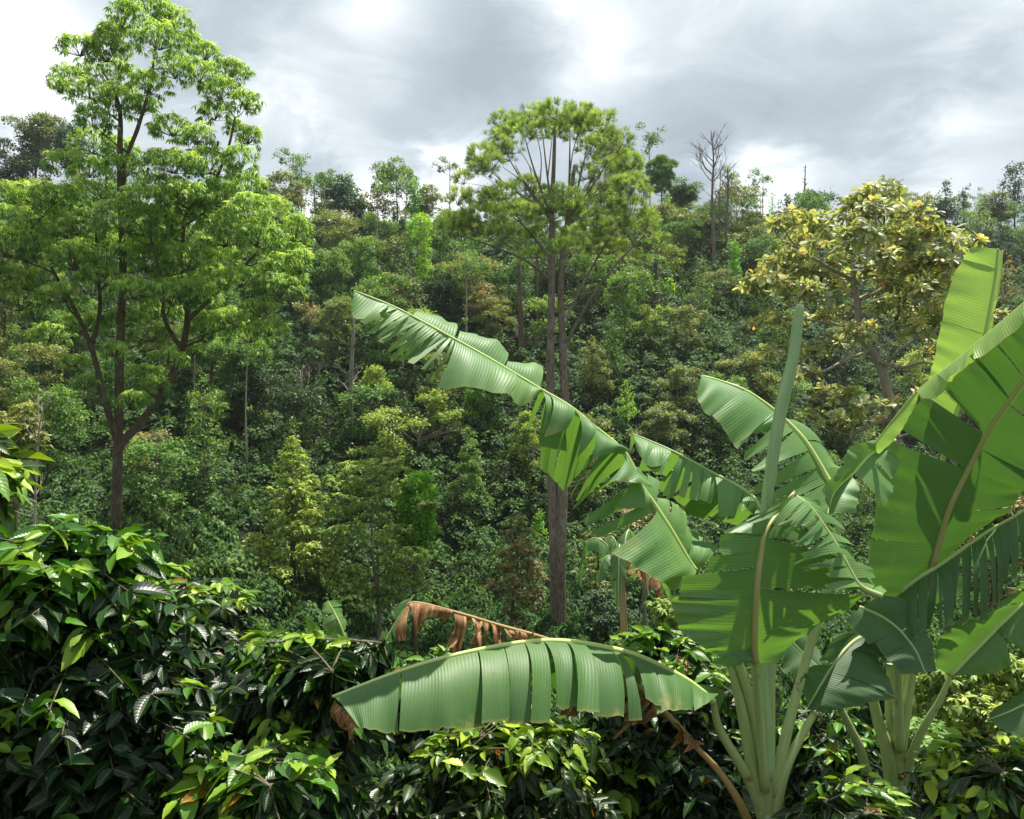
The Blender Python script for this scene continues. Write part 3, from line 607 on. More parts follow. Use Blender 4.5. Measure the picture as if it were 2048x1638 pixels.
T('umbrella_tree', 'olive tree with crooked pale trunk left of the middle banana leaf', 'umbrella', 1355, 770, 48, 50, 860, 'olive', Y=46, seed=46)
T('umbrella_tree', 'layered olive tree with two pale stems above the torn banana leaf', 'umbrella', 1330, 850, 70, 44, 935, 'olive', Y=42, seed=47)
T('umbrella_tree', 'dull green umbrella tree below the orange-leaved trunk', 'umbrella', 1680, 795, 50, 26, 860, 'mid', Y=42, seed=48)
T('umbrella_tree', 'yellow-green feathery tree right of the orange-leaved trunk', 'umbrella', 1835, 735, 44, 36, 860, 'yellow', Y=42, seed=49)
T('dark_round_tree', 'dark round bushy tree in the valley below the banana leaf', 'round', 785, 828, 52, 42, 920, 'dark', Y=40, seed=50, n=20)
T('bushy_tree', 'olive bushy shrub in front of the dark round tree', 'cone', 795, 875, 38, 40, 930, 'olive', Y=39, seed=51)
T('umbrella_tree', 'light yellow-green umbrella tree right of the dark round tree', 'umbrella', 858, 808, 36, 34, 910, 'yellow', Y=41, seed=52)
T('umbrella_tree', 'small yellow-green tree right of the light umbrella tree', 'umbrella', 915, 840, 32, 26, 910, 'yellow', Y=41.5, seed=53)
T('bushy_tree', 'lime bushy tree left of the dark round tree', 'round', 750, 775, 36, 46, 890, 'yellow', Y=43, seed=54)
T('conical_tree', 'dark green conical tree with a yellow tip in the middle of the valley', 'cone', 940, 935, 48, 85, 1060, 'mid', Y=35, seed=55)
T('young_tree', 'soft young feathery tree half hidden behind the banana leaf', 'round', 1048, 880, 34, 56, 980, 'yellow', Y=36, seed=56)
T('round_tree', 'dim green tree with pale stem under the broad banana leaf', 'round', 975, 790, 44, 44, 880, 'mid', Y=44, seed=57)
T('round_tree', 'wide soft green tree behind the lance-leaved tree, right of its right limb', 'round', 480, 720, 75, 70, 860, 'mid', Y=40, seed=58)
T('round_tree', 'soft green tree behind the lower crown of the lance-leaved tree', 'round', 420, 620, 80, 60, 800, 'mid', Y=46, seed=59)
T('round_tree', 'shaded green tree behind the left limbs of the lance-leaved tree', 'round', 110, 640, 95, 70, 800, 'mid', Y=44, seed=60)
T('bushy_tree', 'rusty orange-tipped tree at the left frame edge', 'cone', 10, 560, 44, 85, 760, 'rust', Y=34, seed=61)
T('bushy_tree', 'greyish dry bush at the left frame edge above the coffee leaves', 'round', 35, 850, 60, 70, 960, 'olive', Y=20, seed=62)
T('yellow_green_tree', 'broad tree with tiers of yellow-green foliage in the valley centre', 'tier', 745, 1065, 150, 150, 1230, 'yellow', 'bark_grey', Y=27, seed=64, n=50, r0=.11, twigs=8, size=.13)
T('conical_tree', 'tall conical tree with yellowish tip left of the tiered tree', 'cone', 585, 1015, 92, 150, 1240, 'yellow', 'bark_brown', Y=26, seed=65, n=50, size=.12, r0=.14, twigs=6)
T('vine_column', 'lime vine climbing the right side of the tiered tree', 'column', 835, 1030, 32, 80, 1180, 'lime', Y=27.5, seed=66, size=.12)
T('rusty_tree', 'small rusty-topped tree left of the pine trunk base', 'cone', 1035, 1110, 70, 95, 1260, 'rust', Y=29, seed=67, size=.12, n=34)
T('young_tree', 'light green sapling between the rusty tree and the pine trunks', 'cone', 1078, 1060, 22, 42, 1140, 'lime', Y=33, seed=68)
T('umbrella_tree', 'flat olive tree with layered twigs right of the pine trunk base', 'tier', 1195, 1130, 70, 70, 1260, 'olive', Y=30, seed=69, n=26)
T('umbrella_tree', 'low dark olive tree right of the pine trunk, under the banana leaf', 'umbrella', 1210, 1210, 80, 34, 1290, 'dark', Y=27, seed=70)
T('umbrella_tree', 'pale feathery shrub glimpsed between the banana leaves', 'umbrella', 1300, 1040, 70, 40, 1130, 'tan', Y=30, seed=71)
T('bushy_tree', 'brownish twiggy shrub at the right, behind the lowest banana leaves', 'round', 1990, 1060, 80, 90, 1250, 'rust', Y=14, seed=72, size=.07)
T('feathery_bush', 'yellow-green feathery bush at the right below the banana leaves', 'umbrella', 1960, 1400, 130, 110, 1560, 'yellow', Y=9.5, seed=73, size=.085, n=46)
T('feathery_bush', 'yellow-green feathery sprig left of the front banana leaf', 'umbrella', 1335, 1215, 34, 22, 1290, 'yellow', Y=9, seed=74, size=.06, n=14)
T('feathery_bush', 'dull green feathery bush low between the two banana plants', 'umbrella', 1850, 1500, 90, 70, 1620, 'mid', Y=8, seed=75, size=.06, n=26)

# bare trunks and dead trees
def branchy(tb, a, d, L_, r, r_, depth):
    n = 6; pts = [a]; dd = d.copy()
    for k in range(n):
        dd = unit(dd + r_.normal(size=3) * .12 + np.array([0, 0, .05])); pts.append(pts[-1] + dd * L_ / n)
    tb.add(pts, [r, r * .3], 6 if r > .04 else 4, cap=False)
    if depth > 0:
        for k in range(r_.integers(3, 6)):
            f = r_.integers(1, n); nd = unit(unit(pts[f + 1] - pts[f]) + rand_dirs(1, r_)[0] * .8 + [0, 0, .2])
            branchy(tb, np.array(pts[f]), nd, L_ * r_.uniform(.35, .6), r * .45, r_, depth - 1)
def dead_tree(name, label, pts, Y, r, nb, bl, mat, seed, up=.6, depth=1, zmin=.35):
    r_ = np.random.default_rng(seed); Yd = depth_for(*pts[0]); bl *= Yd / Y if Y > 30 else 1; r *= Yd / Y if Y > 30 else 1; Y = Yd if Y > 30 else Y; g = ground_at(pts[0][0], Y); q = [g - [0, 0, .3]] + [P(x, y, Y) for x, y in pts[1:]]
    root = thing(name, label, 'tree', q[0]); tb = Tubes(); c = catmull(q, np.linspace(0, len(q) - 1, 24)); tb.add(c, np.linspace(r, r * .22, 24), 8, wob=.08)
    obj('trunk', tb.mesh('trunk', q[0]), M[mat], root)
    tb = Tubes()
    for k in range(nb):
        f = r_.uniform(zmin, .98); i_ = int(f * 23); az = r_.uniform(0, 6.283); d = unit(np.array([math.cos(az), math.sin(az) * .7, up]))
        branchy(tb, c[i_], d, bl * (1.15 - f) * r_.uniform(.5, 1.1), r * .28, r_, depth)
    obj('branches', tb.mesh('branches', q[0]), M[mat], root)
dead_tree('dead_tree', 'tallest leafless tree on the ridge, reddish trunk and upswept bare branches', [(1428, 560), (1427, 480), (1424, 400), (1427, 320), (1422, 262)], 72, .17, 20, 6.0, 'bark_dark', 1, .9, 2, .45)
dead_tree('dead_tree', 'leafless broken trunk with one curved side branch, right of the tallest leafless tree', [(1454, 520), (1454, 440), (1456, 380), (1455, 336)], 74, .17, 12, 4.5, 'bark_dark', 2, .7, 1, .3)
dead_tree('dead_tree', 'thinnest leafless stem standing between the two dead trunks', [(1440, 520), (1439, 430), (1441, 340)], 75, .12, 8, 2.4, 'bark_dark', 3, .7, 1)
dead_tree('dead_tree', 'single thin leafless trunk on the far ridge above the olive crown', [(1610, 440), (1609, 400), (1611, 330)], 112, .2, 22, 1.6, 'bark_dark', 4, .3, 0, .3)
dead_tree('dead_tree', 'small bare forked tree on the ridge left of the lime vine column', [(786, 470), (786, 440), (788, 420)], 90, .12, 6, 2.2, 'bark_dead', 5, 1.0, 1, .7)
dead_tree('dead_tree', 'short bleached leafless tree right of the soft green trees', [(604, 850), (602, 780), (606, 730)], 38, .10, 9, 1.9, 'bark_dead', 6, .9, 1, .4)
dead_tree('dead_tree', 'thinner bleached leafless tree just right of the short one', [(634, 800), (638, 750), (640, 725)], 40, .06, 7, 1.6, 'bark_dead', 7, .9, 1, .4)
dead_tree('bare_tree', 'tall brown branch-stubbed trunk left of the pine, without its crown', [(1044, 740), (1041, 640), (1038, 520), (1036, 480)], 52, .22, 16, 1.4, 'bark_brown', 8, .4, 0, .1)
dead_tree('bare_tree', 'thin brown bare trunk between the stubbed trunk and the pine', [(1075, 660), (1073, 560), (1072, 490)], 60, .14, 8, 1.2, 'bark_brown', 9, .4, 0, .1)
dead_tree('bare_tree', 'pair-like reddish bare trunk right of the pine crown, taller one', [(1313, 640), (1312, 520), (1314, 450)], 62, .2, 12, 3.0, 'bark_brown', 10, .4, 1, .1)
dead_tree('bare_tree', 'short broken trunk beside the reddish bare trunk', [(1305, 640), (1305, 590), (1306, 552)], 61, .13, 2, .8, 'bark_brown', 11, .4, 0, .2)
dead_tree('bare_tree', 'slim mossy trunk rising left of the dark round tree', [(700, 880), (702, 760), (706, 660), (704, 620)], 42, .15, 10, 1.4, 'bark_grey', 12, .5, 1, .2)
dead_tree('bare_tree', 'grey trunk showing behind the right limb of the lance-leaved tree', [(463, 690), (462, 560), (463, 470)], 44, .17, 6, 2.0, 'bark_grey', 13, .4, 1, .2)
dead_tree('bare_tree', 'thin pale trunk among the trees left below the ridge', [(660, 620), (658, 540), (655, 500)], 68, .1, 6, 2.4, 'bark_dead', 14, .8, 1, .3)
dead_tree('bare_tree', 'pair of slim reddish stems left below the ridge', [(683, 600), (683, 560), (682, 530)], 70, .1, 2, .8, 'bark_brown', 15, .4, 0, .2)
dead_tree('bare_branch_tree', 'spreading bare-limbed tree below the dark round tree', [(845, 930), (838, 880), (850, 850)], 38.5, .14, 12, 3.2, 'bark_grey', 16, .45, 1, .2)
dead_tree('bare_branch_tree', 'bleached bare branches at the left edge above the coffee bush', [(60, 1010), (75, 900), (100, 800)], 16, .03, 12, 1.2, 'bark_dead', 17, .8, 1, .3)

# generic shade trees between them
FILL = [('umbrella', 'olive', 26, 18), ('round', 'mid', 20, 20), ('umbrella', 'mid', 24, 16), ('cone', 'mid', 14, 26), ('round', 'dark', 20, 18), ('umbrella', 'yellow', 20, 12), ('cone', 'lime', 9, 18), ('umbrella', 'tan', 15, 10), ('tall', 'mid', 12, 12)]
LB = {'olive': 'olive', 'mid': 'mid green', 'dark': 'dark green', 'yellow': 'yellow-green', 'lime': 'lime green', 'tan': 'tan'}
KN = {'tall': 'tall pale-stemmed', 'umbrella': 'flat-topped', 'round': 'round-crowned', 'cone': 'slender pointed'}
rf = np.random.default_rng(5)
protos = {}
for k, (kd, mt, wp, hp) in enumerate(FILL):
    for v in range(2):
        Y0 = 60.; c = np.array([0, 0, (6.6 if kd == 'tall' else 3.1) + hp / 60 * 3.2]); w_ = wp / F * 60 * 2.0; h_ = hp / F * 60 * 2.1
        w_ *= 1.25; h_ *= 1.2; st = KIND[kd][0]; r_ = np.random.default_rng(900 + k * 7 + v)
        root = tree('shade_tree', 'x', 'tree', [np.zeros(3), np.array([.1, 0, c[2] * .5]), c - [0, 0, .3 * h_], c + [0, 0, .5 * h_]], auto_clumps(kd, c, w_, h_, r_), st, mt, KIND[kd][2], 190, .17, .07, .02, (), 700 + k * 3 + v, rmax=.05)
        protos[(k, v)] = root
cnt = 0; first = {}
spots = []
tries = 0
while cnt < 235 and tries < 9000:
    tries += 1
    Y = rf.uniform(40, 102) ; px = rf.uniform(-60, 2110)
    ridge_ = cnt % 5 == 0
    if ridge_: Y = rf.uniform(89, 99)
    if rf.random() > (Y / 100) ** 1.0: continue
    if Y < 60 and 1000 < px < 1480 and rf.random() < .6: continue
    sx = 1.32 if px > 1750 else 1; Y *= sx
    x = (px - 1024) / F * Y
    if any((x - a) ** 2 + (Y - b_) ** 2 < 7.5 for a, b_ in spots): continue
    spots.append((x, Y)); k = int(rf.choice(len(FILL), p=[.16, .22, .19, .07, .08, .06, .05, .01, .16])); v = int(rf.integers(0, 2)); kd, mt = FILL[k][:2]
    src = protos[(k, v)]
    if (k, v) not in first: root = src; first[(k, v)] = 1
    else:
        root = src.copy(); COL.objects.link(root)
        for ch in src.children:
            c2 = ch.copy(); COL.objects.link(c2); c2.parent = root
    s_ = rf.uniform(.7, 1.15) * (1.3 if ridge_ else 1); root.location = (x, Y, float(H(x, Y)) - .2); root.rotation_euler = (0, 0, rf.uniform(0, 6.28)); root.scale = (s_, s_, s_ * rf.uniform(.85, 1.1))
    root['label'] = '%s %s shade tree scattered among the coffee shrubs on the far slope' % (KN[kd], LB[mt]); root['group'] = '%s %s shade trees on the slope' % (KN[kd], LB[mt])
    cnt += 1

for key, root in protos.items():          # a variety that found no place is not left standing at the origin
    if key not in first:
        for ch in list(root.children): bpy.data.objects.remove(ch)
        bpy.data.objects.remove(root)
# ------------------------------------------------------------------ coffee shrubs on the slope
def shrub_leaves(lv, c, w_, h_, n, size, r_):
    """tiers of drooping glossy leaf pairs"""
    nb = n // 12
    az = r_.uniform(0, 6.283, nb); f = r_.random(nb) ** .8; zt = -.9 + 1.9 * f; rr = np.sqrt(np.clip(1 - zt ** 2 * .95, .03, 1)) * r_.uniform(.75, 1.08, nb)
    tipd = np.stack([np.cos(az), np.sin(az), np.zeros(nb)], 1)
    for j in range(6):
        q = 1 - j * .11
        ps = c + np.stack([tipd[:, 0] * rr * q * w_, tipd[:, 1] * rr * q * w_, zt * h_ + (1 - q) * .35 * h_ + .0 * q], 1)
        sd_ = np.stack([-tipd[:, 1], tipd[:, 0], np.zeros(nb)], 1)
        for s_ in (-1, 1):
            d = unit(tipd * .45 + sd_ * s_ * .8 + np.array([0, 0, -.45]) + r_.normal(size=(nb, 3)) * .2)
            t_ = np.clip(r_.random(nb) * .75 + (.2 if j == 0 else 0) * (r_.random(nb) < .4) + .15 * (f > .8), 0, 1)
            lv.add(ps + r_.normal(size=(nb, 3)) * size * .3, d, unit(np.array([0, 0, 1.]) + tipd * .6 + r_.normal(size=(nb, 3)) * .3), size * r_.uniform(.7, 1.15, nb), t_)
ctpl = [tpl_fold(.42, .25, .05), tpl_fold(.48, .4, .07)]
shr = []
for k in range(5):
    lv = Leaves(); shrub_leaves(lv, np.array([0, 0, 1.0]), 1.1, 1.0, 1900, .19, np.random.default_rng(40 + k))
    me = lv.mesh('coffee_shrub', ctpl, seed=k); me.materials.append(M['coffee_far']); shr.append(me)
rs = np.random.default_rng(21); cand = []
Y = 12.5
while Y < 128:
    sp = 1.55 if Y < 60 else 1.75
    half = .63 * Y + (4 if Y > 20 else 1); x = -half + rs.uniform(0, sp)
    while x < half:
        xx = x + rs.normal() * .25; yy = Y + rs.normal() * .3
        if yy < 20 and (xx / yy > .3 or (xx / yy < -.3 and yy < 12)): x += sp; continue
        if abs(xx / yy) < .66 and not (yy > 108 and xx / yy < .2) :
            cand.append((xx, yy, rs.uniform(.75, 1.15) * (.62 if yy < 20 else 1)))
        x += sp
    Y += 1.5 if Y < 60 else 2.0
cand.sort(key=lambda e: e[1])
near = [c for c in cand if c[1] < 1e9][:300]; far = cand[300:]
print('shrubs', len(near), len(far), near[-1][1])
for k, (x, y, s_) in enumerate(near):
    o = bpy.data.objects.new('coffee_shrub', shr[k % 5]); COL.objects.link(o)
    o.location = (x, y, float(H(x, y)) - .15); o.rotation_euler = (rs.normal() * .08, rs.normal() * .08, rs.uniform(0, 6.28)); o.scale = (s_, s_, s_ * rs.uniform(.85, 1.2))
    tag(o, 'dark glossy coffee shrub planted among the others low on the valley slope', 'coffee shrub', 'coffee shrubs on the lower valley slope')
lv = Leaves()
for x, y, s_ in far:
    g = np.array([x, y, float(H(x, y)) + .75 * s_]); n = int(np.interp(y, [40, 60, 100], [620, 420, 240])); sz = np.interp(y, [40, 60, 100], [.2, .25, .34])
    shrub_leaves(lv, g, 1.15 * s_, 1.0 * s_, n, sz, rs)
me = lv.mesh('coffee_slope', [tpl_diamond(.55), tpl_diamond(.7)]); print('far leaves', lv.count())
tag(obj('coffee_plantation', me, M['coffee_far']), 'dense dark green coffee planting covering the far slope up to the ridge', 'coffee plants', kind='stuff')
# ------------------------------------------------------------------ foreground coffee bushes
CT = [tpl_coffee(.48, .30, .10, .022), tpl_coffee(.52, .5, .06, .03), tpl_coffee(.44, .15, .13, .018), tpl_coffee(.5, .7, .08, .025)]
def coffee_bush(label, axis_base, ctr, rad, nbr, seed, lsize=.145, young=.10, berries=6, front=.35, group=None, lime=.0, name='coffee_bush', zmin=-.75):
    """ctr / rad: crown ellipsoid in metres; branches run from a few upright stems to points spread over it"""
    r_ = np.random.default_rng(seed); base = np.array(axis_base, float); root = thing(name, label, 'coffee bush', base, group)
    ctr = np.asarray(ctr, float); rad = np.asarray(rad, float); lv = Leaves(); tb = Tubes(); be = []
    top = ctr + [0, 0, rad[2] * .8]
    stems = []
    for k in range(4):
        o = r_.normal(size=3) * rad * .25; o[2] = 0
        q = catmull([base + o * .2, (base + ctr) / 2 + o * .6, ctr + o, top + o * 1.2], np.linspace(0, 3, 16)); tb.add(q, [.022, .006], 7); stems.append(q)
    for k in range(nbr):
        d = rand_dirs(1, r_)[0]; 
        if r_.random() < front: d[1] = -abs(d[1])
        if d[2] < zmin: d[2] = -d[2]
        end = ctr + d * rad * r_.uniform(.45, 1.03)
        q = stems[r_.integers(0, 4)]; kk = int(np.argmin(np.abs(q[:, 2] - (end[2] + .1)))); a = q[kk]
        v = end - a; Lb = np.linalg.norm(v)
        if Lb < .12: continue
        mid = a + v * .5 + np.array([0, 0, r_.uniform(-.05, .12) * Lb]); n = max(5, int(Lb / .04))
        tt = np.linspace(0, 1, n)[:, None]; pts = (1 - tt) ** 2 * a + 2 * tt * (1 - tt) * mid + tt ** 2 * end
        tb.add(pts, [.006, .0022], 5, cap=False)
        tan = unit(np.gradient(pts, axis=0)); yg = r_.random() < young; st0 = int(n * (.25 if d[2] < .3 else .06))
        for i_ in range(st0, n):
            if (i_ - st0) % 1: continue
            t_ = tan[i_]; sd_ = unit(np.cross(t_, [0, 0, 1.])); roll = r_.normal() * .3
            age = (n - 1 - i_)
            for s_ in (-1, 1):
                if r_.random() < .1: continue
                dd = unit(t_ * r_.uniform(.35, .8) + sd_ * s_ * .85 + np.array([0, 0, -.05 - r_.random() * .7 + (.45 if age < 2 else 0)]) + r_.normal(size=3) * .28)
                nn = unit(np.array([0, 0, 1.]) + sd_ * s_ * -.1 + r_.normal(size=3) * .38)
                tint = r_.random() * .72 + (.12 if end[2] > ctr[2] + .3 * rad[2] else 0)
                if age < 3 and (yg or d[2] > .7): tint = r_.uniform(.82, .985)  # lime tips: young growth, plus a sunlit upper fringe put into the tint
                if r_.random() < .006: tint = 1.0
                tint = min(.98, tint + lime * (r_.random() < .5)) if tint < 1 else 1
                lv.add(pts[i_], dd, nn, lsize * r_.uniform(.65, 1.1) * (.6 if age < 1 else 1), tint)
        if k < berries * 3 and berries:
            for i_ in range(st0, n - 2, 1):
                m_ = r_.integers(3, 8)
                for z in range(m_): be.append(pts[i_] + r_.normal(size=3) * [.012, .012, .009] + [0, 0, -.008])
    obj('branches', tb.mesh('branches', base), M['stem'], root)
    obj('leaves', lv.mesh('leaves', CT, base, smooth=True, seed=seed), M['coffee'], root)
    if be:
        be = np.array(be); sv, sf = SPH; V = (be[:, None] + sv[None] * .0075).reshape(-1, 3); Fc = (sf[None] + (np.arange(len(be)) * len(sv))[:, None, None]).reshape(-1, 4)
        tag(obj('berries', make_mesh('berries', V - base, [Fc]), M['berry'], root), kind='stuff')
    return root
def sphere(n=6, m=4):
    v = []; f = []
    for i in range(m + 1):
        p_ = math.pi * i / m
        for j in range(n): v.append([math.sin(p_) * math.cos(j * 6.2832 / n), math.sin(p_) * math.sin(j * 6.2832 / n), 1.2 * math.cos(p_)])
    for i in range(m):
        for j in range(n): f.append([i * n + j, i * n + (j + 1) % n, (i + 1) * n + (j + 1) % n, (i + 1) * n + j])
    return np.array(v), np.array(f)
SPH = sphere()
m, t = newmat('green_berry'); b = t.node('ShaderNodeBsdfPrincipled', i_Roughness=.3); b.inputs['Base Color'].default_value = (.11, .2, .035, 1); b.inputs['Subsurface Weight'].default_value = 0
t.link(b.outputs[0], t.node('ShaderNodeOutputMaterial').inputs[0]); M['berry'] = m
def bush(label, px, py, rx, ry, Y, ryy, nbr, seed, **kw):
    kw['lsize'] = kw.get('lsize', .145) * .80; nbr = int(nbr * 1.6)
    c = P(px, py, Y); r = (rx / F * Y, ryy, ry / F * Y); g = (c[0], Y, float(H(c[0], Y)))
    return coffee_bush(label, g, c, r, int(nbr * 1.5), seed, **kw)
bush('large dark coffee bush filling the lower left corner of the view', 130, 1440, 330, 410, 3.1, .55, 330, 1, lsize=.15, berries=8, young=.2)
bush('coffee branch tips with big lit leaves poking in at the left edge', -60, 960, 110, 110, 2.6, .25, 36, 2, lsize=.15, berries=0, young=.6, lime=.3)
bush('coffee bush with bright top leaves behind the tip of the long horizontal banana leaf', 590, 1440, 180, 185, 3.9, .5, 200, 3, lsize=.15, berries=8, young=.25)
bush('low shaded coffee bush at the bottom between the left bushes', 520, 1700, 260, 220, 3.0, .4, 130, 4, lsize=.15, berries=6)
bush('wide glossy coffee bush under the long horizontal banana leaf', 1000, 1640, 270, 215, 4.4, .6, 260, 5, lsize=.145, berries=10, young=.22)
bush('coffee bush right of centre behind the banana stems', 1330, 1520, 190, 270, 5.2, .6, 260, 6, lsize=.15, berries=10, young=.2)
bush('dark coffee bush between the two banana plants', 1650, 1640, 150, 250, 5.3, .5, 150, 7, lsize=.14, berries=12)
bush('low coffee bush in front of the second banana stem', 1700, 1680, 140, 130, 3.7, .35, 90, 8, lsize=.13, berries=4)
bush('bright glossy coffee bush in the lower right corner', 1985, 1620, 165, 150, 4.1, .45, 150, 9, lsize=.145, berries=6, young=.7, lime=.08)
bush('small coffee bush behind the dry banana leaf', 900, 1420, 190, 110, 6.5, .7, 150, 10, lsize=.15, berries=4)
bush('coffee bush behind the bottom left bushes', 330, 1300, 240, 150, 5.6, .8, 200, 11, lsize=.15, berries=0)

# ------------------------------------------------------------------ banana plants
def bananamat(name, col, tcol, transl, under=None, brown=.5, rough=.38):
    m, t = newmat(name)
    tc = t.node('ShaderNodeTexCoord'); s2 = t.node('ShaderNodeSeparateXYZ'); t.link(tc.outputs['UV'], s2.inputs[0])
    u, v = s2.outputs[0], s2.outputs[1]
    nz = t.noise(tc.outputs['Object'], 6, 4); nzf = t.noise(tc.outputs['UV'], 30, 4)
    mp = t.node('ShaderNodeMapping'); mp.inputs['Scale'].default_value = (90, 1.2, 1); t.link(tc.outputs['UV'], mp.inputs[0]); st = t.noise(mp.outputs[0], 1.0, 5, .7)
    ph = t.math('ADD', u, t.math('MULTIPLY', t.math('MULTIPLY', v, v), .02))
    s_ = t.math('SINE', t.math('MULTIPLY', ph, 2 * math.pi / .0135)); s3 = t.math('SINE', t.math('MULTIPLY', ph, 2 * math.pi / .0034))
    rib = t.math('POWER', t.math('MULTIPLY_ADD', s_, .5, .5), 3.0)
    c = t.mix(t.math('MULTIPLY_ADD', nz.outputs[0], 1.6, -.4, clamp=True), col, tuple(x * y for x, y in zip(col, (.75, .85, .8))))
    c = t.mix(t.math('MULTIPLY', rib, .30), c, tuple(min(1, x * 1.35 + .02) for x in col))
    c = t.mix(t.math('MULTIPLY_ADD', st.outputs[0], 1.4, -.45, clamp=True), c, tuple(x * .72 for x in col))
    edge = t.math('MULTIPLY', t.math('MULTIPLY_ADD', t.math('ADD', v, t.math('MULTIPLY', nzf.outputs[0], .03)), 40.0, -39.2, clamp=True), brown)
    c = t.mix(edge, c, (.38, .33, .08)) 
    c = t.mix(t.math('MULTIPLY_ADD', v, -45.0, 1.9, clamp=True), c, (.46, .58, .13))
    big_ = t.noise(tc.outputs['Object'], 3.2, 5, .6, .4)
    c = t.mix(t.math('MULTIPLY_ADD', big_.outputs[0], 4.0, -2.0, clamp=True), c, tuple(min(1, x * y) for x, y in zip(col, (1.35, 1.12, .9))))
    yel = t.math('MULTIPLY', t.math('MULTIPLY_ADD', t.noise(tc.outputs['Object'], 7, 6, .7).outputs[0], 9.0, -5.1, clamp=True), t.math('MULTIPLY_ADD', v, 2.4, -1.3, clamp=True))
    c = t.mix(t.math('MULTIPLY', yel, .7), c, (.42, .40, .10))
    spots = t.math('MULTIPLY_ADD', t.noise(tc.outputs['Object'], 24, 5, .6).outputs[0], 14.0, -9.4, clamp=True)
    c = t.mix(t.math('MULTIPLY', spots, .8), c, (.14, .09, .03))
    b = t.node('ShaderNodeBsdfPrincipled', i_Roughness=rough); b.inputs['Specular IOR Level'].default_value = .55
    t.link(t.math('MULTIPLY_ADD', nz.outputs[0], .3, rough - .12), b.inputs['Roughness'])
    h_ = t.math('ADD', t.math('MULTIPLY', s_, .6), t.math('ADD', t.math('MULTIPLY', s3, .12), t.math('MULTIPLY', st.outputs[0], .7)))
    bp = t.node('ShaderNodeBump', i_Strength=.35, i_Distance=.0011); t.link(h_, bp.inputs['Height']); t.link(bp.outputs[0], b.inputs['Normal'])
    geo = t.node('ShaderNodeNewGeometry')
    t.link(c, b.inputs['Base Color'])
    tr_ = t.node('ShaderNodeBsdfTranslucent'); t.link(t.mix(t.math('MULTIPLY', st.outputs[0], .6), tcol, tuple(x * .6 for x in tcol)), tr_.inputs[0]); t.link(bp.outputs[0], tr_.inputs[1])
    ms = t.node('ShaderNodeMixShader'); ms.inputs[0].default_value = transl
    t.link(b.outputs[0], ms.inputs[1]); t.link(tr_.outputs[0], ms.inputs[2]); t.link(ms.outputs[0], t.node('ShaderNodeOutputMaterial').inputs[0]); return m
M['banana'] = bananamat('banana_leaf', (.16, .33, .095), (.19, .38, .04), .36, rough=.46)
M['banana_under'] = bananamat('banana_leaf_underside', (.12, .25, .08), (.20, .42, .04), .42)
M['banana_pale'] = bananamat('banana_sunlit_leaf', (.27, .44, .11), (.55, .85, .12), .5)  # brighter copy: sun on and through the blade put into the colour
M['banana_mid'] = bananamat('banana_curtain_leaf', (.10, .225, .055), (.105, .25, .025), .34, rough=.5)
M['banana_dark'] = bananamat('banana_shaded_leaf', (.065, .145, .045), (.14, .34, .06), .32, rough=.52)  # darker copy of the leaf colour, with the shade painted in
def drymat(name, c1, c2, c3):
    m, t = newmat(name); tc = t.node('ShaderNodeTexCoord')
    mp = t.node('ShaderNodeMapping'); mp.inputs['Scale'].default_value = (70, 1.5, 1); t.link(tc.outputs['UV'], mp.inputs[0]); st = t.noise(mp.outputs[0], 1, 5, .7); nz = t.noise(tc.outputs['Object'], 9, 5, .6)
    c = t.ramp(t.math('ADD', t.math('MULTIPLY', st.outputs[0], .6), t.math('MULTIPLY', nz.outputs[0], .4)), [(.38, c1), (.5, c2), (.62, c3)])
    b = t.node('ShaderNodeBsdfPrincipled', i_Roughness=.75); t.link(c, b.inputs['Base Color'])
    bp = t.node('ShaderNodeBump', i_Strength=.9, i_Distance=.006); t.link(st.outputs[0], bp.inputs['Height']); t.link(bp.outputs[0], b.inputs['Normal'])
    tr_ = t.node('ShaderNodeBsdfTranslucent'); t.link(c, tr_.inputs[0]); ms = t.node('ShaderNodeMixShader'); ms.inputs[0].default_value = .2
    t.link(b.outputs[0], ms.inputs[1]); t.link(tr_.outputs[0], ms.inputs[2]); t.link(ms.outputs[0], t.node('ShaderNodeOutputMaterial').inputs[0]); return m
M['dry'] = drymat('dry_banana_leaf', (.07, .032, .015), (.30, .14, .045), (.66, .42, .19))
def stemmat(name, c1, c2, c3):
    m, t = newmat(name); tc = t.node('ShaderNodeTexCoord'); mp = t.node('ShaderNodeMapping'); mp.inputs['Scale'].default_value = (2, 5, 1); t.link(tc.outputs['UV'], mp.inputs[0])
    st = t.noise(mp.outputs[0], 3, 5, .6); nz = t.noise(tc.outputs['Object'], 14, 5, .65)
    c = t.mix(t.math('MULTIPLY_ADD', st.outputs[0], 2.2, -.6, clamp=True), c1, c2); c = t.mix(t.math('MULTIPLY_ADD', nz.outputs[0], 8, -4.9, clamp=True), c, c3)
    m2 = t.node('ShaderNodeMapping'); m2.inputs['Scale'].default_value = (1.3, 9, 1); t.link(tc.outputs['UV'], m2.inputs[0]); sk = t.noise(m2.outputs[0], 2.2, 6, .7, .2)
    c = t.mix(t.math('MULTIPLY_ADD', sk.outputs[0], 7.0, -4.1, clamp=True), c, tuple(x * .6 + y * .4 for x, y in zip(c3, c1)))
    m3 = t.node('ShaderNodeMapping'); m3.inputs['Scale'].default_value = (3, 60, 1); t.link(tc.outputs['UV'], m3.inputs[0]); fb = t.noise(m3.outputs[0], 1.5, 3, .6)
    b = t.node('ShaderNodeBsdfPrincipled', i_Roughness=.42); t.link(c, b.inputs['Base Color']); bp = t.node('ShaderNodeBump', i_Strength=.5, i_Distance=.003); t.link(fb.outputs[0], bp.inputs['Height']); t.link(bp.outputs[0], b.inputs['Normal']); t.link(b.outputs[0], t.node('ShaderNodeOutputMaterial').inputs[0]); return m
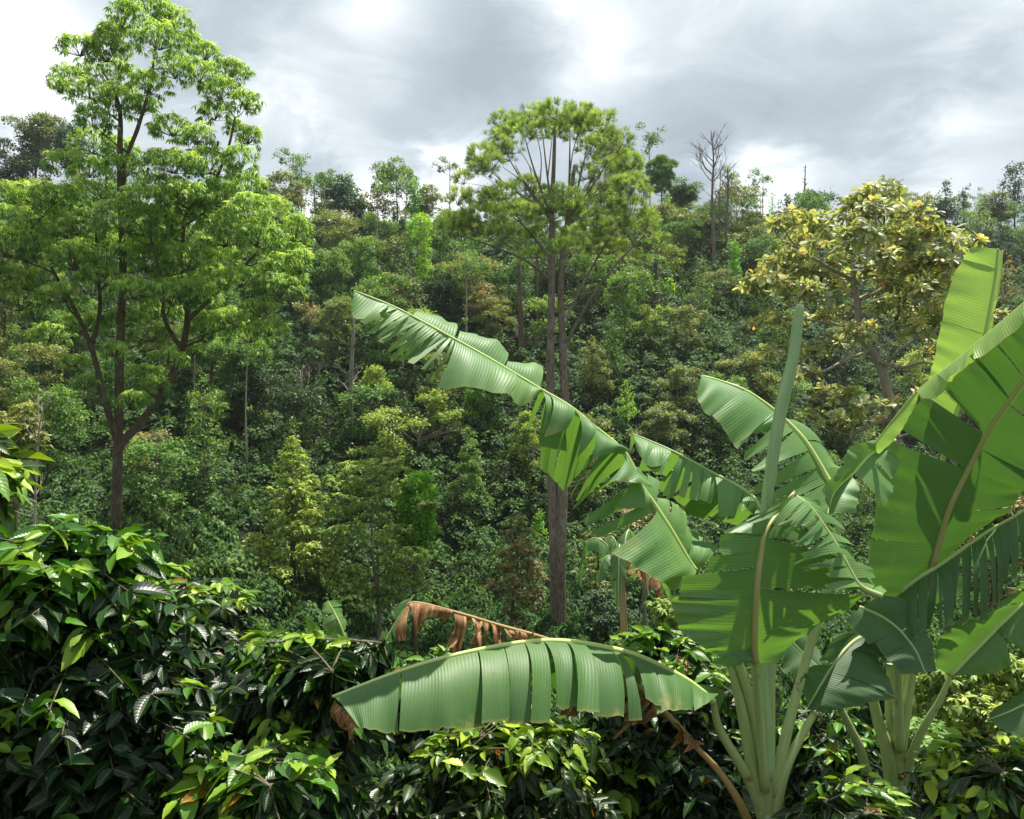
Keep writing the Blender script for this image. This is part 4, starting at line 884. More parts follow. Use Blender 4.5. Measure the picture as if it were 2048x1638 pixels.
M['petiole'] = stemmat('banana_petiole', (.30, .41, .11), (.44, .52, .22), (.24, .12, .05))
M['midrib'] = stemmat('banana_midrib', (.52, .66, .20), (.60, .72, .24), (.50, .58, .2))
M['midrib_brown'] = stemmat('banana_midrib_underside', (.38, .38, .12), (.44, .40, .15), (.28, .18, .06))
M['petiole_brown'] = stemmat('dry_petiole', (.30, .19, .06), (.42, .30, .10), (.16, .08, .03))
M['roll'] = stemmat('rolled_leaf_skin', (.27, .42, .18), (.37, .52, .23), (.24, .42, .10))
M['pstem'] = stemmat('banana_pseudostem', (.36, .46, .28), (.28, .38, .18), (.12, .08, .05))

def sheet(acc, mid, t0, t1, e0, e1, bulge, r_, arc0, amp=.006, curl=0.0, nv=9, em=None):
    """one strip of leaf blade between the midrib (control index t0..t1) and its outer edge e0..e1"""
    m0 = catmull(mid, [t0, t1]); L_ = max(np.linalg.norm(m0[1] - m0[0]), np.linalg.norm(np.asarray(e1) - e0)); nu = max(4, int(L_ / .016))
    f = np.linspace(0, 1, nu); a = catmull(mid, t0 + (t1 - t0) * f); e = np.asarray(e0) * (1 - f)[:, None] + np.asarray(e1) * f[:, None]
    if em is not None: 
        em = np.asarray(em); e = ((1 - f) ** 2)[:, None] * e0 + (2 * f * (1 - f))[:, None] * (2 * em - .5 * (np.asarray(e0) + e1)) + (f ** 2)[:, None] * e1
    rg = np.convolve(r_.normal(size=nu + 8), np.ones(3) / 3, 'same')[4:-4]; lw = np.linalg.norm(e - a, axis=1)
    e = e + (e - a) / np.maximum(lw, 1e-3)[:, None] * (np.minimum(0, rg) * .006 - (r_.random(nu) < .04) * .012)[:, None]
    v = np.linspace(0, 1, nv); ed = np.mean(e - a, 0); al = m0[1] - m0[0]; N = unit(np.cross(al, ed)); N = N if N[2] > 0 or (abs(N[2]) < .15 and N[1] < 0) else -N
    w_ = np.linalg.norm(ed)
    ph = r_.uniform(0, 6.28, 3)
    p = a[:, None] * (1 - v)[None, :, None] + e[:, None] * v[None, :, None]
    shp = 4 * v * (1 - v) * (1 - .35 * v)
    p = p + N * (bulge * w_ * shp)[None, :, None]
    rip = amp * (np.sin(f * L_ * 34 + ph[0])[:, None] * v[None] ** 1.2 + .6 * np.sin(f * L_ * 71 + ph[1])[:, None] * v[None] ** 2) + curl * w_ * v[None] ** 3 + 1.4 * amp * np.sin(f * L_ * 12 + ph[2])[:, None] * v[None] * np.cos(2.2 * v[None] + ph[0])
    p = p + N * rip[..., None]
    arc = arc0 + np.cumsum(np.concatenate([[0], np.linalg.norm(np.diff(a, axis=0), axis=1)]))
    arcE = np.linspace(arc[0], arc[-1] + 1e-6, nu)
    off = acc['n']; i = np.arange(nu - 1)[:, None] * nv + np.arange(nv - 1)[None]
    acc['v'].append(p.reshape(-1, 3)); acc['f'].append(np.stack([i, i + 1, i + nv + 1, i + nv], -1).reshape(-1, 4) + off); acc['n'] += nu * nv
    acc['uv'].append(np.stack([np.repeat(arcE, nv), np.tile(v, nu)], 1))
def banana_leaf(parent, mid, strips, mat='banana', rmid=(.003, .012), petiole=(), seed=0, mrib='midrib', label=None, pet_r=(.014, .03), amp=.006, name='leaf', pmat=None):
    """mid: control points tip -> base; strips: (t0, t1, e0, e1, opts)"""
    r_ = np.random.default_rng(seed + 50); base = np.array(parent.location); acc = dict(v=[], f=[], uv=[], n=0)
    tt = np.linspace(0, len(mid) - 1, 60); cc = catmull(mid, tt); cum = np.concatenate([[0], np.cumsum(np.linalg.norm(np.diff(cc, axis=0), axis=1))])
    for s in strips:
        t0, t1, e0, e1 = s[:4]; o = s[4] if len(s) > 4 else {}
        n = o.get('cuts', 1); e0 = np.asarray(e0); e1 = np.asarray(e1); em = o.get('em')
        def ee(q):
            if em is None: return e0 * (1 - q) + e1 * q
            m2 = 2 * np.asarray(em) - .5 * (e0 + e1); return (1 - q) ** 2 * e0 + 2 * q * (1 - q) * m2 + q * q * e1
        if n == 1: qs = [0, 1]
        else: 
            qs = np.concatenate([[0], np.sort((np.arange(1, n) + r_.uniform(-.3, .3, n - 1)) / n), [1]])
        for k in range(n):
            a, b_ = qs[k], qs[k + 1]; A, B = ee(a), ee(b_); g = o.get('gap', .0)
            if n > 1:
                jit = r_.normal(size=3) * o.get('jit', .012); jit2 = jit + r_.normal(size=3) * .004; sh = 1 - r_.uniform(0, o.get('short', .05))
                ma, mb = catmull(mid, [t0 + (t1 - t0) * a])[0], catmull(mid, [t0 + (t1 - t0) * b_])[0]
                A = ma + (A - ma) * sh + jit; B = mb + (B - mb) * sh + jit2; C_ = (A + B) / 2; g_ = g * r_.uniform(.2, 2.0) + (.05 * r_.random() ** 2); A = C_ + (A - C_) * (1 - g_); B = C_ + (B - C_) * (1 - g_ * r_.uniform(.5, 1.3))
            M_ = ee((a + b_) / 2) if (em is not None and n == 1) else None
            ta = t0 + (t1 - t0) * a; tb_ = t0 + (t1 - t0) * b_
            if o.get('flip'): pass
            sheet(acc, mid, ta, tb_, A, B, o.get('bulge', .08) * (1 + .3 * r_.normal() if n > 1 else 1), r_, float(np.interp(ta, tt, cum)), o.get('amp', amp), o.get('curl', 0), o.get('nv', 9), M_)
    lf = obj(name, make_mesh(name, np.concatenate(acc['v']) - base, [np.concatenate(acc['f'])], uv=np.concatenate(acc['uv'])), M[mat], parent)
    if label: lf['label'] = label
    tb = Tubes(); c_ = catmull(mid, np.linspace(0, len(mid) - 1, 40)); tb.add(c_, np.linspace(rmid[0] * 1.5, rmid[1] * 1.3, 40), 8, squash=1.0)
    obj('midrib', tb.mesh('midrib', base), M[mrib], lf)
    if len(petiole):
        tb = Tubes(); pp = [mid[-1]] + list(petiole); c_ = catmull(pp, np.linspace(0, len(pp) - 1, 24)); tb.add(c_, np.linspace(pet_r[0], pet_r[1], 24), 12, squash=.8)
        obj('petiole', tb.mesh('petiole', base), M[pmat or 'petiole'], lf)
    return lf
Y1 = 4.0
b1 = P(1537, 1660, Y1); b1g = np.array([b1[0], Y1, float(H(b1[0], Y1))])
plant = thing('banana_plant', 'banana plant in front with torn leaves and a rolled upright new leaf', 'banana plant', b1g)
tb = Tubes(); q = catmull([b1g - [0, 0, .1], P(1537, 1780, Y1), P(1535, 1690, Y1), P(1533, 1625, Y1)], np.linspace(0, 3, 16)); tb.add(q, [.085, .065, .035], 16, wob=.01)
obj('pseudostem', tb.mesh('pseudostem', b1g), M['pstem'], plant)
A = lambda x, y, Y=3.9: K(1, x, y, Y)
B = lambda x, y, Y=3.9: K(2, x, y, Y)
C = lambda x, y, Y=3.9: K(3, x, y, Y)
Dd = lambda x, y, Y=3.9: K(4, x, y, Y)
E = lambda x, y, Y=3.9: K(5, x, y, Y)
# long leaf reaching to the upper left
mid = [A(258, 64, 3.45), A(480, 152, 3.5), A(650, 240, 3.55), A(850, 350, 3.6), A(1050, 462, 3.66), A(1350, 642, 3.74), A(1520, 742, 3.8), A(1640, 842, 3.84), A(1840, 1012, 3.88), B(820, 790, 3.9), B(900, 905, 3.92), B(1000, 1062, 3.94), B(1100, 1235, 3.96), B(1140, 1290, 3.97)]
n_, f_ = -.16, .14
strips = [
 (0, .95, A(250, 100, 3.40), A(448, 168, 3.42), {'em': A(268, 235, 3.38), 'bulge': .05, 'cuts': 1}),
 (.95, 1.5, A(300, 262, 3.38), A(372, 300, 3.38), {'cuts': 2, 'bulge': .12, 'gap': .03}),
 (1.5, 2.0, A(380, 325, 3.40), A(440, 385, 3.40), {'cuts': 3, 'bulge': .12, 'gap': .03}),
 (2.0, 2.5, A(448, 400, 3.42), A(508, 440, 3.42), {'cuts': 3, 'bulge': .12, 'gap': .03}),
 (2.5, 2.92, A(518, 470, 3.44), A(640, 530, 3.44), {'cuts': 4, 'bulge': .1, 'gap': .03}),
 (2.92, 3.0, A(690, 600, 3.5), A(706, 612, 3.5), {'bulge': .2}),
 (3.0, 4.5, A(745, 630, 3.42), A(1165, 682, 3.52), {'em': A(960, 640, 3.47), 'bulge': .14}),
 (4.5, 4.98, A(1166, 682, 3.52), A(1350, 655, 3.72), {'em': A(1245, 725, 3.58), 'bulge': .1}),
 (5.02, 5.2, A(1350, 890, 3.66), A(1375, 885, 3.66), {'bulge': .25}),
 (5.2, 6.0, A(1368, 918, 3.62), A(1500, 880, 3.66), {'em': A(1440, 900, 3.63), 'bulge': .3}),
 (6.02, 7.0, A(1560, 1045, 3.68), A(1605, 985, 3.7), {'bulge': .32}),
 (7.02, 8.0, A(1640, 1075, 3.72), A(1835, 1012, 3.84), {'em': A(1700, 1030, 3.75), 'bulge': .3}),
 (8.0, 9.0, B(640, 770, 3.74), B(878, 812, 3.82), {'em': B(740, 770, 3.74), 'bulge': .25}),
 # upper side
 (1.7, 2.96, A(635, 194, 3.72), A(858, 248, 3.78), {'em': A(760, 215, 3.75), 'bulge': .14}),
 (3.02, 4.28, A(862, 302, 3.78), A(1155, 425, 3.86), {'em': A(1040, 340, 3.82), 'bulge': .14}),
 (4.3, 4.95, A(1150, 476, 3.82), A(1358, 500, 3.94), {'em': A(1270, 482, 3.88), 'bulge': .12}),
 # far half hanging behind
 (5.0, 5.15, A(1265, 880, 3.86), A(1285, 870, 3.86), {'bulge': .1}),
 (5.2, 6.1, A(1335, 968, 3.86), A(1500, 1002, 3.88), {'bulge': .18}),
 (5.2, 6.9, A(1340, 1100, 3.95), A(1480, 1250, 3.98), {'cuts': 4, 'gap': .03, 'bulge': .12, 'jit': .004}),
 (6.6, 7.8, A(1482, 1240, 3.98), A(1625, 1080, 4.0), {'cuts': 3, 'gap': .03, 'bulge': .12, 'jit': .004}),
 (7.4, 7.9, A(1530, 1290, 3.98), A(1590, 1250, 4.0), {'cuts': 3, 'gap': .2}),
 (7.8, 8.6, A(1540, 1350, 3.96), A(1640, 1250, 4.02), {'cuts': 2, 'bulge': .2}),
 (8.6, 9.2, B(655, 925, 3.80), B(868, 932, 3.84), {'bulge': .2}),
 (8.9, 9.7, B(475, 1005, 3.86), B(505, 1035, 3.86), {'bulge': .1}),
 (9.7, 10.2, B(530, 1060, 3.84), B(572, 1098, 3.84), {'bulge': .1}),
 (10.2, 12.6, B(648, 1188, 3.62), B(1022, 1412, 3.7), {'em': B(850, 1300, 3.62), 'bulge': .16}),
 (10.0, 11.5, B(920, 850, 4.12), B(1080, 900, 4.2), {'bulge': .1, 'cuts': 2}),
 (11.2, 12.2, B(1005, 1010, 4.15), B(1160, 1080, 4.2), {'bulge': .12, 'cuts': 2}),
 (12.0, 13.0, B(1120, 1110, 4.1), B(1285, 1135, 4.15), {'bulge': .15}),
 (8.4, 10.0, B(800, 700, 4.05), B(920, 790, 4.1), {'bulge': .1, 'cuts': 2})]
banana_leaf(plant, mid, strips, 'banana', (.003, .013), [P(1440, 1230, 4.0), P(1500, 1400, 4.03), P(1530, 1590, 4.02)], 1, label='longest leaf, torn into strips, reaching to the upper left')
# narrow leaf behind it
mid = [B(765, 488, 4.35), B(870, 530, 4.35), B(1050, 612, 4.33), B(1250, 722, 4.3), B(1400, 802, 4.26), B(1490, 875, 4.22), B(1530, 960, 4.18)]
strips = [(0.05, 1.7, B(790, 560, 4.28), B(985, 650, 4.26), {'em': B(880, 680, 4.2), 'bulge': .12}),
 (1.0, 1.75, B(835, 640, 4.21), B(945, 725, 4.2), {'em': B(885, 690, 4.2), 'bulge': .14}),
 (2.0, 2.2, B(950, 845, 4.25), B(1010, 865, 4.25), {'bulge': .1}),
 (2.2, 2.9, B(1020, 870, 4.2), B(1210, 925, 4.16), {'cuts': 4, 'gap': .1, 'bulge': .1, 'jit': .016}),
 (2.9, 3.3, B(1210, 890, 4.2), B(1235, 895, 4.2), {'bulge': .1}),
 (3.0, 4.2, B(1270, 985, 4.12), B(1400, 972, 4.12), {'cuts': 2, 'gap': .05, 'bulge': .12}),
 (4.2, 5.9, B(1400, 972, 4.12), B(1500, 950, 4.15), {'cuts': 3, 'gap': .08, 'bulge': .1}),
 (0, .5, B(755, 600, 4.45), B(740, 640, 4.45), {'bulge': .2}), (1.0, 2.2, B(800, 720, 4.6), B(960, 720, 4.6), {'cuts': 2}),
 (2.3, 4.5, B(900, 800, 4.65), B(1240, 990, 4.6), {'cuts': 3, 'gap': .06}), (3.0, 5.5, B(1060, 960, 4.5), B(1400, 1010, 4.45), {'cuts': 2, 'bulge': .05})]
banana_leaf(plant, mid, strips, 'banana', (.003, .011), [P(1535, 1120, 4.12), P(1540, 1350, 4.06), P(1538, 1590, 4.02)], 2, mrib='petiole', label='narrow greyish leaf hanging in vertical strips behind the longest leaf')
# leaf behind the rolled leaf
mid = [B(1175, 150, 4.5), B(1300, 185, 4.5), B(1450, 245, 4.48), B(1600, 350, 4.46), B(1700, 440, 4.44), B(1780, 530, 4.42), B(1850, 640, 4.4), B(1900, 730, 4.38), B(1945, 812, 4.35), B(2000, 930, 4.3)]
strips = [(0, 1.9, B(1160, 205, 4.36), B(1225, 388, 4.3), {'em': B(1165, 310, 4.32), 'bulge': .08}),
 (1.9, 3.0, B(1240, 380, 4.26), B(1388, 578, 4.22), {'bulge': .1}),
 (3.0, 3.5, B(1390, 578, 4.22), B(1560, 480, 4.36), {'em': B(1440, 510, 4.28), 'bulge': .12}),
 (3.5, 4.3, B(1425, 610, 4.24), B(1430, 652, 4.22), {'bulge': .1}),
 (4.3, 5.5, B(1465, 700, 4.22), B(1478, 716, 4.2), {'bulge': .1}),
 (5.5, 6.4, B(1480, 800, 4.2), B(1480, 850, 4.2), {'bulge': .08}),
 (6.4, 7.5, B(1500, 880, 4.18), B(1560, 930, 4.18), {'bulge': .06, 'cuts': 2}),
 (7.5, 9, B(1600, 960, 4.15), B(1800, 1050, 4.15), {'bulge': .06}),
 (3.6, 5.0, B(1755, 470, 4.62), B(1900, 565, 4.64), {'em': B(1840, 500, 4.64), 'bulge': .12}),
 (5.0, 6.6, B(1905, 590, 4.62), B(2045, 712, 4.6), {'em': B(1950, 670, 4.6), 'bulge': .12}),
 (6.6, 8.6, B(2050, 715, 4.55), B(2080, 850, 4.5), {'bulge': .1}), (.0, 1.6, B(1190, 140, 4.6), B(1400, 205, 4.6), {'bulge': .02})]
banana_leaf(plant, mid, strips, 'banana', (.004, .015), [P(1660, 1150, 4.22), P(1590, 1400, 4.1), P(1545, 1590, 4.02)], 3, label='upright arching leaf with a yellow midrib behind the rolled leaf')
# rolled new leaf
tb = Tubes(); pts = [P(1601, 606, 3.98), P(1596, 640, 3.98), P(1585, 720, 3.98), P(1566, 800, 3.98), P(1551, 880, 3.98), P(1541, 950, 3.99), P(1533, 1010, 4.0), P(1528, 1150, 4.02), P(1530, 1400, 4.02), P(1533, 1560, 4.0)]
c_ = catmull(pts, np.linspace(0, len(pts) - 1, 70)); px_r = np.interp(np.linspace(0, 1, 70), [0, .03, .12, .3, .55, .66, 1], [4.5, 8, 10.5, 12.5, 12, 11, 12]) * 4 / F
tb.add(c_, px_r, 24)
rl = obj('rolled_leaf', tb.mesh('rolled_leaf', b1g), M['roll'], plant); rl['label'] = 'tightly rolled upright new leaf'
for v_ in rl.data.vertices: pass
acc = dict(v=[], f=[], uv=[], n=0)      # spiral overlap of the roll
nn_ = 60; th = np.linspace(2.2, 5.4, nn_); cr = c_[2:62:1][:nn_]; rr = px_r[2:62][:nn_]
a1 = cr + np.stack([np.cos(th) * rr * 1.03, -np.abs(np.sin(th)) * rr * 1.03, 0 * rr], 1); a2 = cr + np.stack([np.cos(th) * rr * 1.12 - .003, -np.abs(np.sin(th)) * rr * 1.12, 0 * rr - .006], 1)
V = np.stack([a1, a2], 1).reshape(-1, 3); i = np.arange(nn_ - 1) * 2
obj('roll_edge', make_mesh('roll_edge', V - b1g, [np.stack([i, i + 1, i + 3, i + 2], -1)], uv=np.zeros((len(V), 2))), M['petiole'], rl)
# front leaf seen from below
mid = [C(540, 182, 3.95), C(470, 270, 3.82), C(402, 366, 3.72), C(385, 460, 3.70), C(370, 560, 3.69), C(358, 700, 3.70), C(352, 850, 3.74), C(356, 940, 3.78)]
strips = [(0, 1.0, C(310, 312, 3.6), C(335, 330, 3.58), {'bulge': .08, 'em': C(320, 320, 3.6)}),
 (.6, 1.9, C(212, 365, 3.62), C(398, 380, 3.70), {'em': C(300, 370, 3.64), 'bulge': .05}),
 (1.95, 2.9, C(210, 375, 3.58), C(208, 470, 3.56), {'bulge': -.04, 'amp': .008}),
 (2.9, 3.6, C(136, 468, 3.52), C(145, 548, 3.52), {'bulge': -.04, 'amp': .008}),
 (3.6, 4.7, C(38, 560, 3.48), C(36, 668, 3.48), {'bulge': -.05, 'amp': .008}),
 (4.7, 7.0, C(5, 650, 3.46), C(345, 948, 3.72), {'em': C(70, 840, 3.5), 'bulge': -.06, 'amp': .01}),
 (6.2, 6.9, C(160, 950, 3.45), C(300, 960, 3.55), {'bulge': .06}),
 (1.0, 2.2, C(520, 330, 3.8), C(700, 430, 3.86), {'bulge': .04}),
 (2.2, 4.4, C(720, 470, 3.86), C(850, 620, 3.9), {'bulge': -.03}),
 (4.4, 5.6, C(850, 640, 3.9), C(700, 760, 3.88), {'bulge': -.05}),
 (5.6, 7.0, C(664, 765, 3.86), C(470, 925, 3.84), {'em': C(560, 840, 3.86), 'bulge': -.08})]
banana_leaf(plant, mid, strips, 'banana_under', (.006, .017), [P(1509, 1330, 3.82), P(1518, 1430, 3.92), P(1530, 1580, 3.97)], 4, mrib='midrib_brown', label='broad front leaf seen from below, tip folded over', pet_r=(.015, .029))
# pleated torn half of the front leaf, folded to the right
mid = [C(520, 190, 3.96), C(600, 250, 3.9), C(680, 360, 3.86), C(750, 480, 3.82), C(820, 600, 3.8), C(920, 650, 3.8)]
strips = [(.3, 1.4, C(440, 300, 3.7), C(520, 420, 3.68), {'cuts': 3, 'gap': .35, 'bulge': .15, 'short': .2}), (1.2, 2.6, C(480, 380, 3.62), C(560, 560, 3.6), {'cuts': 5, 'gap': .5, 'bulge': .15, 'short': .35, 'jit': .02}),
 (2.6, 4.2, C(520, 500, 3.6), C(700, 640, 3.62), {'cuts': 4, 'gap': .4, 'bulge': .15, 'short': .3, 'jit': .02}),
 (.2, 3.0, C(640, 230, 4.0), C(840, 520, 3.95), {'cuts': 8, 'gap': .05, 'short': .1, 'jit': .012}), (3.0, 5, C(850, 520, 3.95), C(930, 640, 3.9), {'cuts': 3})]
banana_leaf(plant, mid, strips, 'banana', (.004, .012), [], 5, mrib='petiole', label='folded leaf torn into narrow pleats right of the front leaf')
# long horizontal leaf
mid = [E(148, 668, 3.15), E(450, 553, 3.22), E(700, 480, 3.3), E(1000, 423, 3.42), E(1200, 416, 3.52), E(1400, 447, 3.62), E(1550, 490, 3.7), E(1750, 590, 3.8), E(1880, 690, 3.88)]
Z5 = .22
strips = [(0, 1.05, E(260, 800, 3.0), E(445, 832, 3.02), {'em': E(330, 825, 3.0), 'bulge': .16}),
 (1.05, 2.35, E(450, 832, 3.02), E(832, 792, 3.12), {'em': E(650, 825, 3.06), 'bulge': .16, 'nv': 12}),
 (2.37, 2.72, E(826, 788, 3.09), E(955, 780, 3.14), {'bulge': .16}), (2.74, 3.08, E(950, 786, 3.16), E(1050, 788, 3.15), {'bulge': .15}), (3.1, 3.5, E(1046, 790, 3.11), E(1138, 782, 3.18), {'bulge': .16}),
 (3.52, 4.05, E(1150, 735, 3.22), E(1265, 738, 3.25), {'bulge': .18, 'cuts': 2, 'gap': .04}), (4.05, 4.4, E(1258, 742, 3.17), E(1362, 742, 3.22), {'bulge': .18}),
 (4.42, 5.05, E(1335, 766, 3.3), E(1475, 764, 3.34), {'bulge': .16}), (5.1, 5.3, E(1505, 770, 3.4), E(1556, 776, 3.4), {'bulge': .15}),
 (5.4, 6.0, E(1575, 690, 3.45), E(1650, 712, 3.46), {'bulge': .16}), (5.9, 7.0, E(1625, 752, 3.44), E(1785, 738, 3.56), {'em': E(1710, 728, 3.48), 'bulge': .14}), (7.0, 7.9, E(1790, 740, 3.56), E(1905, 655, 3.7), {'bulge': .1}),
 (7.2, 8, E(1935, 640, 3.95), E(1900, 760, 3.95), {'bulge': .1}),
 (.3, 3.0, E(420, 700, 3.5), E(1000, 620, 3.72), {'cuts': 3, 'bulge': .2}), (3.0, 6.8, E(1040, 620, 3.78), E(1720, 700, 4.05), {'cuts': 5, 'bulge': .2, 'gap': .06})]
lf5 = banana_leaf(plant, mid, strips, 'banana_mid', (.004, .014), [P(1440, 1460, 3.92), P(1490, 1545, 3.97), P(1528, 1630, 4.0)], 6, label='long horizontal leaf hanging like a curtain across the lower middle', pet_r=(.015, .029))
bl = Leaves()
tb = Tubes(); rr_ = np.random.default_rng(3)
# withered tip of the horizontal leaf
acc = dict(v=[], f=[], uv=[], n=0); md = [E(150, 668, 3.14), E(170, 700, 3.12), E(215, 730, 3.05), E(245, 770, 3.02), E(268, 800, 3.0)]
for k in range(9):
    a = k / 9 * 3.6; c0 = catmull(md, [a])[0]; e0 = c0 + np.array([-.02 + rr_.normal() * .012, -.01, -.035 - rr_.random() * .05]); sheet(acc, md, a, a + .5, e0, e0 + [.02, 0, -.015], .3, rr_, 0, .008, 0, 5)
obj('withered_tip', make_mesh('withered_tip', np.concatenate(acc['v']) - b1g, [np.concatenate(acc['f'])], uv=np.concatenate(acc['uv'])), M['dry'], lf5)
# dry brown leaf behind the horizontal one
mid = [E(470, 300, 3.85), E(512, 240, 3.85), E(700, 282, 3.87), E(900, 342, 3.9), E(1140, 412, 3.93), E(1400, 520, 3.96), E(1600, 680, 3.95), E(1720, 800, 3.95), E(1800, 895, 3.95)]
strips = [(0, 1.0, E(470, 430, 3.78), E(520, 420, 3.74), {'bulge': .3, 'amp': .034}), (.8, 1.6, E(525, 410, 3.74), E(540, 330, 3.78), {'bulge': .35, 'amp': .036}), (1.3, 2.0, E(535, 335, 3.78), E(665, 325, 3.82), {'bulge': .4, 'amp': .034}),
 (2.0, 2.3, E(700, 470, 3.82), E(730, 480, 3.8), {'bulge': .3, 'amp': .034}), (2.2, 2.45, E(665, 440, 3.8), E(690, 450, 3.8), {'bulge': -.2, 'amp': .034}), (2.4, 2.8, E(740, 500, 3.84), E(830, 470, 3.84), {'cuts': 4, 'gap': .4, 'bulge': .35, 'amp': .035, 'short': .4, 'jit': .03}),
 (2.8, 3.3, E(860, 450, 3.86), E(960, 460, 3.86), {'cuts': 5, 'gap': .5, 'bulge': .35, 'amp': .03, 'short': .5, 'jit': .03}), (3.3, 4.3, E(960, 430, 3.88), E(1150, 480, 3.9), {'cuts': 9, 'gap': .45, 'bulge': .3, 'amp': .03, 'short': .6, 'jit': .03}),
 (4.4, 5.2, E(1190, 740, 3.8), E(1250, 760, 3.8), {'cuts': 2, 'bulge': .2, 'amp': .034}), (5.0, 5.8, E(1380, 780, 3.78), E(1500, 830, 3.8), {'short': .4, 'cuts': 5, 'bulge': .25, 'amp': .034, 'gap': .1}), (5.9, 6.4, E(1420, 850, 3.82), E(1490, 865, 3.8), {'short': .5, 'cuts': 3, 'bulge': .2, 'amp': .034}),
 (6.9, 7.6, E(1640, 880, 3.85), E(1720, 905, 3.85), {'short': .4, 'cuts': 4, 'gap': .15, 'bulge': .25, 'amp': .034}), (6.8, 8, E(1690, 905, 3.85), E(1800, 905, 3.9), {'cuts': 2, 'bulge': .2, 'amp': .034})]
banana_leaf(plant, mid, strips, 'dry', (.004, .012), [E(1900, 1000, 3.95), E(2000, 1150, 3.95), P(1520, 1700, 4.0)], 7, mrib='petiole_brown', label='dead brown shrivelled leaf', pet_r=(.012, .024), pmat='petiole_brown', name='dead_leaf')
# extra leaf stalk sheaths of plant one
for (pts, r0, r1) in (([C(250, 940, 4.05), C(300, 1150, 4.03), C(345, 1400, 4.01), C(400, 1640, 4.0)], .020, .034), ([C(440, 920, 4.08), C(415, 1150, 4.05), C(400, 1400, 4.02), C(415, 1640, 4.0)], .020, .034), ([C(625, 1165, 4.1), C(560, 1280, 4.08), C(490, 1430, 4.04), C(440, 1640, 4.0)], .016, .029)):
    tb = Tubes(); tb.add(catmull(pts, np.linspace(0, 3, 20)), [r0, r1], 12); obj('petiole', tb.mesh('petiole', b1g), M['petiole'], plant)

# dry brown sheaths clinging to the stem base
r9 = np.random.default_rng(77)
def sheaths(pl, base, top, rad, n):
    acc = dict(v=[], f=[], uv=[], n=0)
    for k in range(n):
        a = r9.uniform(0, 6.283); rd = np.array([math.cos(a), math.sin(a), 0]); sd_ = np.array([-rd[1], rd[0], 0]); f0 = r9.uniform(.0, .55); f1 = f0 + r9.uniform(.3, .6); w_ = r9.uniform(.02, .045)
        p0 = base * (1 - f0) + top * f0 + rd * rad * 1.04; p1 = base * (1 - f1) + top * f1 + rd * rad * r9.uniform(1.05, 1.5)
        sheet(acc, [p0 - sd_ * w_, (p0 + p1) / 2 - sd_ * w_, p1 - sd_ * w_ * .3], 0, 2, p0 + sd_ * w_, p1 + sd_ * w_ * r9.uniform(-.2, .5), .25, r9, 0, .006, 0, 6)
    obj('dry_sheath', make_mesh('dry_sheath', np.concatenate(acc['v']) - np.array(pl.location), [np.concatenate(acc['f'])], uv=np.concatenate(acc['uv'])), M['dry'], pl)
sheaths(plant, b1g, P(1533, 1540, Y1), .07, 9)
# second plant
Y2 = 4.7; b2 = P(1798, 1600, Y2); b2g = np.array([b2[0], Y2, float(H(b2[0], Y2))])
plant2 = thing('banana_plant', 'second banana plant at the right with one upright pale leaf and a huge shadow-patterned leaf', 'banana plant', b2g)
tb = Tubes(); tb.add(catmull([b2g - [0, 0, .1], P(1798, 1720, Y2), P(1796, 1640, Y2), P(1794, 1570, Y2)], np.linspace(0, 3, 14)), [.11, .09, .045], 16, wob=.01)
obj('pseudostem', tb.mesh('pseudostem', b2g), M['pstem'], plant2)
for (pts, r0, r1) in (([C(880, 1090, 4.72), C(910, 1220, 4.72), C(945, 1330, 4.71), C(975, 1560, 4.7)], .026, .04), ([C(1040, 960, 4.75), C(1010, 1150, 4.74), C(995, 1300, 4.72), C(990, 1560, 4.7)], .03, .04), ([C(735, 1140, 4.6), C(790, 1250, 4.62), C(830, 1340, 4.65), C(880, 1540, 4.68)], .018, .03), ([C(960, 950, 4.8), C(955, 1150, 4.78), C(975, 1300, 4.74), C(985, 1560, 4.7)], .02, .03)):
    tb = Tubes(); tb.add(catmull(pts, np.linspace(0, 3, 20)), [r0, r1], 12); obj('petiole', tb.mesh('petiole', b2g), M['petiole'], plant2)
sheaths(plant2, b2g, P(1794, 1500, Y2), .085, 10)
# upright pale leaf
mid = [Dd(1895, 140, 4.6), Dd(1885, 260, 4.62), Dd(1860, 420, 4.64), Dd(1815, 640, 4.67), Dd(1740, 860, 4.7), Dd(1660, 1060, 4.72), Dd(1600, 1250, 4.74)]
strips = [(0, 1, Dd(1740, 128, 4.52), Dd(1690, 200, 4.5), {'bulge': -.05, 'em': Dd(1712, 150, 4.5)}), (1, 3, Dd(1690, 200, 4.5), Dd(1560, 560, 4.46), {'em': Dd(1610, 370, 4.47), 'bulge': -.06}), (3, 5, Dd(1560, 560, 4.46), Dd(1490, 900, 4.5), {'em': Dd(1530, 740, 4.47), 'bulge': -.06}), (5, 6, Dd(1490, 900, 4.5), Dd(1500, 1150, 4.6), {'bulge': -.04}),
 (0.05, 2, Dd(1920, 165, 4.75), Dd(1905, 380, 4.8), {'bulge': .1}), (2, 4, Dd(1905, 380, 4.8), Dd(1850, 640, 4.85), {'bulge': .1})]
banana_leaf(plant2, mid, strips, 'banana_pale', (.004, .014), [P(1870, 1000, 4.76), P(1830, 1300, 4.75), P(1800, 1520, 4.7)], 8, label='upright pale yellow-green backlit leaf with a blunt tip', amp=.003)
